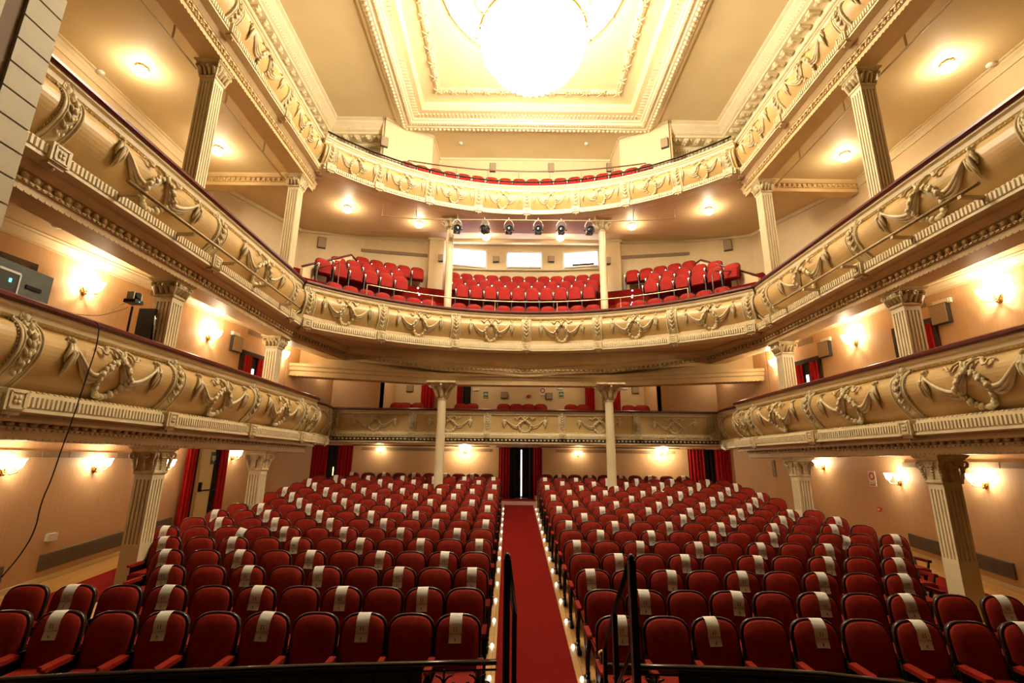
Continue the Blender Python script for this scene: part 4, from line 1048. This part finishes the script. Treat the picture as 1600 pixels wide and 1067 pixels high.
fitting('alarm_button', [('alarm_box', (.11, .05, .11), (0, -.025, 0), REDP), ('button', (.05, .02, .05), (0, -.055, 0), WHITE)], at_x(286, 771, -WX), pi/2, 'small red fire alarm button on the left stalls wall', 'alarm'); fitting('alarm_button', [('alarm_box', (.11, .05, .11), (0, -.025, 0), REDP), ('button', (.05, .02, .05), (0, -.055, 0), WHITE)], at_x(1376, 796, WX-.12), -pi/2, 'small red fire alarm button on the right stalls wall', 'alarm')
p = at_y(826, 619.5, 20.3); m = MB().ell((0, -.03, 0), (.09, .05, .07), 10, 6); o = m.build('alarm_siren', REDP); o.location = p; tag(o, 'round red alarm siren on the back gallery wall', 'alarm')
for u, l in ((759, 'left'), (877, 'right')):
    p = at_y(u, 617, 20.3); r = empty('exit_sign', p); tag(r, f'green running exit sign on the back gallery wall, {l} of the siren', 'sign')
    MB().box((0, -.012, 0), (.19, .02, .26)).build('sign_plate', GREEN, r); m = MB(); m.box((0, -.026, .04), (.03, .008, .10)); m.box((-.05, -.026, .02), (.035, .008, .07)); m.box((.05, -.026, .02), (.035, .008, .07)); m.box((0, -.026, -.1), (.14, .008, .02)); m.build('sign_symbol', WHITE, r)
p = at_x(1208, 732, WX); r = empty('framed_picture', p, -pi/2); tag(r, 'small framed grey picture on the far right stalls wall', 'picture'); MB().box((0, -.02, 0), (.42, .04, .62)).build('frame', SPK, r); MB().box((0, -.045, 0), (.34, .01, .54)).build('print', mat('faded_print', (.40, .36, .30), .4, vary=.5, scale=14, c2=(.2, .17, .13)), r)
p = at_x(78, 839, -WX); fitting('wall_socket_box', [('box', (.22, .06, .14), (0, -.03, 0), WHITE)], p, pi/2, 'white socket box low on the left stalls wall', 'socket')
for j, (u, v, z) in enumerate(((720, 223, 13.3), (916, 224, 13.3))):
    p = at_z(u, v, z); o = MB().lathe([(0, 0), (.09, 0), (.09, -.04), (.05, -.08), (0, -.08)], n=12).build('smoke_detector', WHITE); o.location = p; tag(o, f'white smoke detector on the ceiling above the top gallery, {("left", "right")[j]} one', 'smoke detector')
for j, (u, v, z, l) in enumerate(((91, 351, 3.86, 'left gallery ceiling near the stage'), (320, 467, 3.86, 'left gallery ceiling between the columns'), (1306, 496, 3.86, 'right gallery ceiling between the columns'), (157, 112, 8.8, 'left balcony ceiling near the lamp'), (1548, 100, 8.8, 'right balcony ceiling near the lamp'))):
    p = at_z(u, v, z); o = MB().lathe([(0, 0), (.09, 0), (.09, -.03), (.05, -.06), (0, -.06)], n=12).build('smoke_detector', WHITE); o.location = p; tag(o, 'white smoke detector on the '+l, 'smoke detector')
for (ua, va), (ub, vb), side in (((0, 344), (48, 362), -1), ((236, 456), (252, 462), -1), ((388, 516), (411, 527), -1), ((1247, 538), (1270, 530), 1), ((1435, 478), (1446, 472), 1)):
    a, b = (gla, glb) if side < 0 else (gra, grb); P = at_wall(ua, va, a, b); Q = at_wall(ub, vb, a, b); c = (P+Q)/2; rz = tl if side < 0 else -tl
    o = MB().box((0, -.01, 0), ((P-Q).length, .03, .16)).build('trim_22', GRILLE); o.location = c; o.rotation_euler = (0, 0, rz); o['kind'] = 'structure'
for s in (-1, 1):
    a = at_wall(565 if s < 0 else 1080, 384 if s < 0 else 388, (s*6.75, 18.75), (s*4.15, 19.2)); b = at_wall(672 if s < 0 else 965, 400 if s < 0 else 403, (s*6.75, 18.75), (s*4.15, 19.2))
    d = b-a; MB().prism([(a.x, a.y-.04), (b.x, b.y-.04), (b.x, b.y), (a.x, a.y)], min(a.z, b.z)-.07, min(a.z, b.z)+.07).build('trim_23', GRILLE)['kind'] = 'structure'
# ================================================================== pipes, spotlights, rails
PIPE = mat('painted_pipe', (.50, .36, .18), .4, vary=.1); BRN = mat('brown_pipe', (.16, .06, .03), .35, vary=.2)
for s, sn in ((-1, 'left'), (1, 'right')):
    r = empty('lighting_pipe', (0, 0, 0)); tag(r, f'long cream pipe on brackets along the {sn} middle balcony front', 'pipe')
    y0, y1 = (6.5, 12.6) if s < 0 else (6.3, 12.0)
    MB().tube([(s*6.33, y0, 4.06), (s*6.33, y1, 4.06)], .03, 8).build('pipe', PIPE, r)
    y = y0+.3
    while y < y1: MB().span((s*6.33-.03, y-.03, 3.98), (s*6.73+.03, y+.03, 4.03)).build('bracket', BEAM, r); y += 1.35
    r = empty('ceiling_pipe', (0, 0, 0)); tag(r, f'thin brown pipe hung below the {sn} balcony ceiling, inside the columns', 'pipe')
    MB().tube([(s*7.62, 1, 8.45), (s*7.62, 13.4, 8.45)], .022, 6).build('pipe', PIPE, r)
    for y in (2.5, 4.4, 6.3, 8.2, 10.1, 12.0): MB().span((s*7.62-.015, y, 8.45), (s*7.62+.015, y+.03, 8.82)).build('hanger', PIPE, r)
r = empty('spotlight_pipe', (0, 0, 0)); tag(r, 'thin pipe under the top gallery carrying the row of spotlights', 'pipe')
SY = 16.3
pp = [at_y(u, v, y) for u, v, y in ((597, 337, 15.6), (650, 342, 16.1), (715, 343, SY), (822, 344, SY), (930, 345, SY), (990, 345, 16.1), (1055, 341, 15.6))]
MB().tube(pp, .022, 6).build('pipe', PIPE, r)
for q in pp[:]: MB().span((q.x-.012, q.y-.012, q.z), (q.x+.012, q.y+.012, 9.0)).build('hanger', PIPE, r)
def make_spot():
    r = empty('stage_spotlight'); m = MB()
    m.lathe([(.0, .16), (.10, .15), (.13, .08), (.14, -.10), (.15, -.16), (.125, -.16), (.12, -.10), (0, -.09)], n=16)
    m.v = [(x, z*1.0, y*1.0) for x, y, z in m.v]; m.box((0, .02, 0), (.24, .20, .26)); m.build('lamp_housing', DGREY, r)
    m = MB(); m.ell((0, -.12, 0), (.10, .03, .10), 12, 6); m.build('lens', mat('dark_lens', (.02, .02, .025), .08) if 'LENS' not in globals() else LENS, r)
    m = MB(); m.tube([(-.17, 0, 0), (-.17, 0, .22), (-.1, 0, .34), (0, 0, .38), (.1, 0, .34), (.17, 0, .22), (.17, 0, 0)], .012, 5); m.tube([(0, 0, .36), (0, 0, .47)], .02, 6); m.build('yoke', CHROME, r)
    m = MB(); 
    for s in (-1, 1): m.ell((s*.18, 0, 0), (.03, .03, .03), 6, 5)
    m.build('knobs', IRON, r); return r
sp = make_spot()
for j, u in enumerate((714, 758, 795, 841, 877, 921)):
    o = sp if j == 0 else copy_tree(sp); p = at_y(u, 357, SY); o.location = (p.x, SY, p.z); o.rotation_euler = ((.3, -.35, .15, .05, .1, .25)[j], 0, (.2, -.5, .1, 0, -.1, .1)[j])
    o.rotation_euler.x = .12; o.location.z = 8.33
    tag(o, f'black stage spotlight hung from the pipe, {ORD[j]} from the left', 'spotlight', 'stage spotlights')
def tag_rail(name, pts, rad, m, label, posts=(), prad=.015, zb=None):
    r = empty(name, (0, 0, 0)); tag(r, label, 'handrail'); MB().tube(pts, rad, 8).build('rail', m, r)
    for p, z in posts: MB().tube([(p[0], p[1], z), (p[0], p[1], p[2])], prad, 6).build('post', m, r)
GOLDR = mat('dull_gold_rail', (.55, .42, .22), .3, metal=.6)
a = arc(9.60, -34, 34, 40); pts = [(x, y, 5.74) for x, y in a]
tag_rail('balcony_guard_rail', [(a[0][0], a[0][1], 4.95)]+pts+[(a[-1][0], a[-1][1], 4.95)], .022, GOLDR, 'thin dull gold guard rail in front of the middle balcony seats', [((x, y, 5.74), 4.7) for x, y in a[8:-7:8]], .012)
a = arc(17, -15.6, 15.6, 30, .02); pts = [(x, y, 11.26) for x, y in a]
tag_rail('gallery_guard_rail', [(a[0][0]+.1, a[0][1]-.1, 10.9), (a[0][0]-.1, a[0][1], 11.05)]+pts+[(a[-1][0]+.1, a[-1][1], 11.05), (a[-1][0]-.1, a[-1][1]-.1, 10.9)], .028, BRN, 'long brown guard rail above the top gallery seats', [((x, y, 11.26), 10.28) for x, y in a[2:-1:4]], .008)
for s, sn in ((-1, 'left'), (1, 'right')):
    a = arc(9.75, s*25, s*36, 8); tag_rail('gallery_side_rail', [(x, y, 10.75-.0*i) for i, (x, y) in enumerate(a)], .022, BRN, f'short brown handrail at the {sn} end of the top gallery', [((x, y, 10.75), 10.16) for x, y in a[1::3]], .008)
    # sloping side wall of the balcony steps with a red rail
    f = (lambda u, v, y: at_y(u, v, y)) 
    if s < 0: P = [at_y(472, 416, 14.6), at_y(549, 398, 17.0), at_y(558, 408, 17.15)]
    else: P = [at_y(1186, 431, 14.6), at_y(1095, 406, 17.0), at_y(1086, 412, 17.15)]
    r = empty('side_handrail', (0, 0, 0)); tag(r, f'sloping red rail on a low cream wall at the {sn} end of the middle balcony', 'handrail')
    MB().tube(P, .035, 8).build('rail', RAILM, r)
    A, B = P[0], P[1]; n = Vector((B.y-A.y, A.x-B.x, 0)).normalized()*.05; m = MB()
    vs = [A-n, B-n, A+n, B+n]; low = [Vector((q.x, q.y, 4.6)) for q in vs]; hi = [Vector((q.x, q.y, q.z-.06)) for q in vs]
    m.add(low+hi, [(0, 1, 5, 4), (3, 2, 6, 7), (4, 5, 7, 6), (0, 4, 6, 2), (1, 3, 7, 5)]); m.build('low_wall', WALLU, r)
    p = at_y(*((495, 418) if s < 0 else (1112, 423)), 14.9); q = at_y(*((530, 411) if s < 0 else (1150, 424)), 15.1)
    r = empty('inner_handrail', (0, 0, 0)); tag(r, f'small brown hooped handrail by the {sn} end seats of the middle balcony', 'handrail')
    MB().tube([(p.x, p.y, 4.7), (p.x, p.y, p.z-.15), (p.x+.1, p.y, p.z), (q.x, q.y, q.z), (q.x+.05, q.y, 4.8)], .025, 8).build('rail', BRN, r)
# aisle lights in the balcony steps and the stalls
for s, sn in ((-1, 'left'), (1, 'right')):
    for j in range(6):
        R = 10.11+.81*(j//2)-.005; z = (5.66, 6.22, 6.78)[j//2]-.06-.22*(j % 2); a = radians(s*(22.2-.4*(j//2)))
        m = MB().ell((0, 0, 0), (.028, .028, .028), 6, 5); o = m.build('step_light', LEDB); o.location = (R*sin(a), CY+R*cos(a)-.015, z)
        tag(o, f'tiny bluish step light on the {sn} balcony steps, {ORD[5-j]} from the top', 'step light', 'balcony step lights')
for s, sn in ((-1, 'left'), (1, 'right')):
    for k in range(15):
        Y = 6.05+.867*k-.05; X = -.735 if s < 0 else .42
        o = MB().lathe([(0, .02), (.015, .018), (.02, .008), (.022, -.02), (0, -.02)], n=10).build('floor_light', LED); o.location = (X, Y, fz(Y)+.02)
        tag(o, f'small white floor light along the {sn} edge of the aisle, {ORD[k]} from the stage', 'floor light', 'aisle floor lights')
# carpets
CX0, CX1 = -.745, .355
mb = MB(); mb.prism([(-.655, 4.6), (CX1, 4.6), (CX1, 18.95), (-.72, 18.95)], lambda x, y: fz(y), lambda x, y: fz(y)+.012)
tag(mb.build('aisle_carpet', CARPET), 'long red carpet runner up the central aisle to the doorway', 'carpet')
for s, sn in ((-1, 'left'), (1, 'right')):
    w = [(s*7.62, 4), (s*8.75, 4), (s*8.75, 15.5), (s*7.62, 15.5)][::s]
    if s > 0: w = [(7.62, 4), (8.62, 4), (8.62, 15.5), (7.62, 15.5)]
    mb = MB(); mb.prism(w, lambda x, y: fz(y), lambda x, y: fz(y)+.012); tag(mb.build('side_carpet', CARPET), f'red carpet strip along the {sn} side aisle beyond the columns', 'carpet')
# ================================================================== foreground: pit rail and stair handrails
SZ = -1.62
mb = MB(); mb.prism([(-11, -3), (11, -3), (11, 3.3), (-11, 3.3)], SZ-1.6, SZ); struct('floor_stage', mb, mat('stage_boards', (.08, .05, .035), .5, vary=.3, scale=3, stretch=(8, .5, 1)))
mb = MB()
for i in range(5): mb.span((-.56, 3.3+i*.27, -3.2), (.40, 3.57+i*.27, SZ-.17*(i+1)))
struct('floor_stage', mb, DWOOD)
PZ = -1.75
for s, sn, uv in ((-1, 'left', [(-260, 1078), (-60, 1066), (120, 1056), (300, 1049), (500, 1041), (660, 1037), (776, 1034)]), (1, 'right', [(944, 1040), (1060, 1043), (1180, 1047), (1290, 1054), (1400, 1067), (1560, 1090)])):
    P = [at_z(u, v, PZ) for u, v in uv]; 
    r = empty('orchestra_rail', (0, 0, 0)); tag(r, f'black cast iron rail with polished top along the {sn} of the orchestra pit', 'railing')
    MB().tube([tuple(p) for p in P], .035, 8, flat=.7).build('top_bar', mat('polished_black_bar', (.05, .04, .035), .18, metal=.8) if s < 0 else bpy.data.materials['polished_black_bar'], r)
    zb_ = lambda x, y: fz(y); m = MB()
    pl = [(p.x, p.y) for p in P]
    solid = pl[:-1] if s < 0 else pl[1:]
    m.sweep(solid, [(-.02, -2.85), (-.02, PZ-.01), (.0, PZ-.01), (.0, -2.85)]); m.build('backing_panel', BLACKC, r)
    m = MB()
    for p, d in resample(pl, .30):
        z0 = PZ-.05
        m.tube([(p.x, p.y, -2.85), (p.x, p.y, z0)], .012, 5)
        for q in (-1, 1):
            pts = []
            for i in range(14):
                t = i/13; a = pi/2+q*t*3.3*pi/1.6; rr = .085*(1-.75*t); c = p+d*q*.075
                pts.append((c.x+d.x*rr*cos(a), c.y+d.y*rr*cos(a)-.0, z0-.13+rr*sin(a)))
            m.tube(pts, .009, 5)
            m.tube([(x, y, z-.24) for x, y, z in pts], .009, 5)
        m.ell((p.x, p.y-.01, z0-.13), .02, 6, 5); m.ell((p.x, p.y-.01, z0-.37), .018, 6, 5)
    m.tube([(x, y, PZ-.06) for x, y in pl], .01, 5); m.build('scrollwork', IRON, r)
    if s > 0:
        q = P[0]; m = MB(); m.lathe([(.0, .11), (.03, .095), (.035, .07), (.02, .04), (.03, .02), (.035, .0), (0, -.01)], n=12); m.build('brass_finial', BRASS, r, (q.x-.02, q.y, q.z+.02))
for s, sn, x in ((-1, 'left', CAMX-.015), (1, 'right', CAMX+.84)):
    r = empty('stair_handrail', (0, 0, 0)); tag(r, f'black flat-bar stair handrail on the {sn} of the stage steps', 'handrail')
    pa, pb, pc = Vector((x, 3.6, -.62)), Vector((x, 4.26, -1.15)), Vector((x, 4.75, -1.56))
    if s < 0: pb.x += .06; pc = Vector((x+.02, 4.40, -1.27))
    def post(y, z0, z1, w=.045, d=.05, dx=0): MB().span((x+dx-w/2, y-d/2, z0), (x+dx+w/2, y+d/2, z1)).build('post', IRON, r)
    post(3.6, SZ-.6, -.64, .045, .07); MB().ell((x, 3.6, -.63), (.0235, .035, .03), 8, 6).build('post_cap', IRON, r)
    post(4.26, -2.9, -1.16, .038, dx=.06 if s < 0 else 0); 
    if s > 0: post(4.75, -2.9, -1.56, .03)
    MB().tube([pa, pb, pc] if s > 0 else [pa, pb], .022, 6).build('rail', IRON, r)
    if s > 0: MB().tube([(x, 3.6, -1.15), (x, 4.75, -2.05)], .014, 6).build('lower_rail', RAILM, r)
    else: MB().tube([(x, 3.6, -1.15), (x, 4.26, -1.65)], .014, 6).build('lower_rail', RAILM, r)
# ================================================================== equipment in the left gallery and cables
p = at_x(209, 470, -7.0); r = empty('video_camera', (p.x, p.y, 0)); tag(r, 'small white and black remote video camera on a pole, left gallery', 'camera')
z = p.z
MB().span((-.012, -.012, .9), (.012, .012, z-.1)).build('pole', IRON, r)
MB().box((0, 0, z-.02), (.20, .19, .06)).build('base', DGREY, r)
m = MB(); m.ell((0, 0, z+.08), (.06, .075, .075), 12, 8); m.build('camera_head', DGREY, r)
m = MB(); m.box((0, -.085, z+.07), (.12, .02, .14)); m.box((0, .085, z+.07), (.12, .02, .14)); m.build('white_side_arms', WHITE, r)
m = MB(); m.tube([(.0, 0, z+.09), (.09, -.02, z+.09)], .05, 12); m.build('lens', DARKM, r)
MB().box((.102, 0, z-.02), (.006, .014, .014)).build('status_light', LEDG, r)
p = at_x(236, 500, -7.5); r = empty('equipment_rack', (p.x, p.y, .95)); tag(r, 'black rack cluttered with cables behind the video camera, left gallery', 'rack')
m = MB(); m.box((0, 0, .92), (.3, .3, 1.84)); m.build('rack_frame', DGREY, r); m = MB(); 
random.seed(3)
for i in range(16): m.tube([(.16, random.uniform(-.14, .14), random.uniform(.9, 1.8)), (.2, random.uniform(-.2, .2), random.uniform(.9, 1.8)), (.17, random.uniform(-.14, .14), random.uniform(.8, 1.8))], .008, 4)
m.build('cable_tangle', CHROME, r)
m = MB()
for i in range(6): m.box((.155, random.uniform(-.08, .08), .9+i*.15), (.02, .14, .05))
m.build('device_fronts', IRON, r)
p = at_x(30, 455, -7.15); q = at_x(76, 478, -7.15); r = empty('mixing_desk', (p.x-.2, q.y, 1.5)); tag(r, 'grey-green equipment case on the left gallery behind the rail', 'case')
zt = at_x(70, 428, -7.15).z
MB().box((0, -.4, (zt-1.5)/2-.05), (.35, .8, zt-1.5+.1)).build('case_body', CASE, r); MB().box((.18, -.25, (zt-1.5)*.75), (.02, .22, .05)).build('case_handle', IRON, r)
MB().span((-.12, -.7, -.6), (.12, -.1, -.03)).build('stand', DGREY, r)
p = at_x(6, 440, -7.0); r = empty('monitor', (p.x, p.y, p.z)); tag(r, 'white-edged device with a teal light at the far left of the gallery', 'device')
MB().box((0, 0, 0), (.10, .26, .30)).build('body', DGREY, r); MB().box((0, 0, .15), (.11, .27, .03)).build('white_rim', WHITE, r); MB().box((0, .135, 0), (.11, .02, .30)).build('white_rim', WHITE, r); MB().box((.055, .02, .03), (.006, .03, .05)).build('status_light', LEDG, r); MB().span((-.05, -.1, -.6), (.05, .1, -.14)).build('stand', DGREY, r)
def cable(uv, X, rad, label, m=IRON, cat='cable'):
    pts = [at_x(u, v, X if not isinstance(X, list) else X[i]) for i, (u, v) in enumerate(uv)]
    # smooth by subdivision
    for _ in range(2): pts = [pts[0]]+sum([[pts[i]*.75+pts[i+1]*.25, pts[i]*.25+pts[i+1]*.75] for i in range(len(pts)-1)], [])+[pts[-1]]
    tag(MB().tube(pts, rad, 5).build('cable', m), label, cat)
cable([(118, 492), (140, 498), (153, 504), (155, 515), (150, 545), (138, 580), (125, 620), (108, 670), (95, 705), (80, 750), (64, 785), (55, 830), (30, 870), (2, 902)], [-7.2, -6.9, -6.62, -6.58, -6.56, -6.55, -6.55, -6.55, -6.55, -6.55, -6.55, -6.55, -6.6, -6.6], .008, 'long black cable hanging from the lowest left balcony towards the floor')
cable([(112, 490), (150, 494), (170, 490), (190, 484), (200, 480)], -7.0, .005, 'thin cable sagging from the video camera to the rail')
cable([(176, 485), (185, 477), (198, 473)], -7.0, .004, 'thin looped cable at the side of the video camera')
# ================================================================== world and view
w = bpy.data.worlds.new('world'); scn.world = w; w.use_nodes = True
w.node_tree.nodes['Background'].inputs[0].default_value = (1, .78, .5, 1); w.node_tree.nodes['Background'].inputs[1].default_value = .0
# unseen area light high behind the camera, aimed down towards the front rows
l = bpy.data.lights.new('unseen_area_light', 'AREA'); l.shape = 'RECTANGLE'; l.size = 9; l.size_y = 2; l.energy = 10; l.color = (1, .80, .55)
o = bpy.data.objects.new('unseen_area_light', l); COL.objects.link(o); o.location = (0, -1.0, 9.5); o.rotation_euler = (radians(50), 0, 0)
# point lights added above and below the chandelier bowl to strengthen its light
lamp((0, 11.15, 12.2), 1500, .5, (1, .93, .74)); lamp((0, 11.15, 9.45), 1300, .6, (1, .90, .68))
lamp((-1.6, 18.9, 3.6), 22, .12); lamp((1.6, 18.9, 3.6), 22, .12); lamp((-4.5, 18.9, 3.6), 22, .12); lamp((4.4, 18.9, 3.6), 22, .12)  # added lights without fixtures, brightening the rear of the lowest gallery
vs = scn.view_settings; vs.view_transform = 'Standard'; vs.look = 'None'; vs.exposure = 0.0; vs.gamma = 1; vs.use_curve_mapping = False
scn.cycles.max_bounces = 8; scn.cycles.diffuse_bounces = 3; scn.cycles.glossy_bounces = 3; scn.cycles.sample_clamp_indirect = 6; scn.cycles.caustics_reflective = False; scn.cycles.caustics_refractive = False
scn.cycles.use_denoising = True
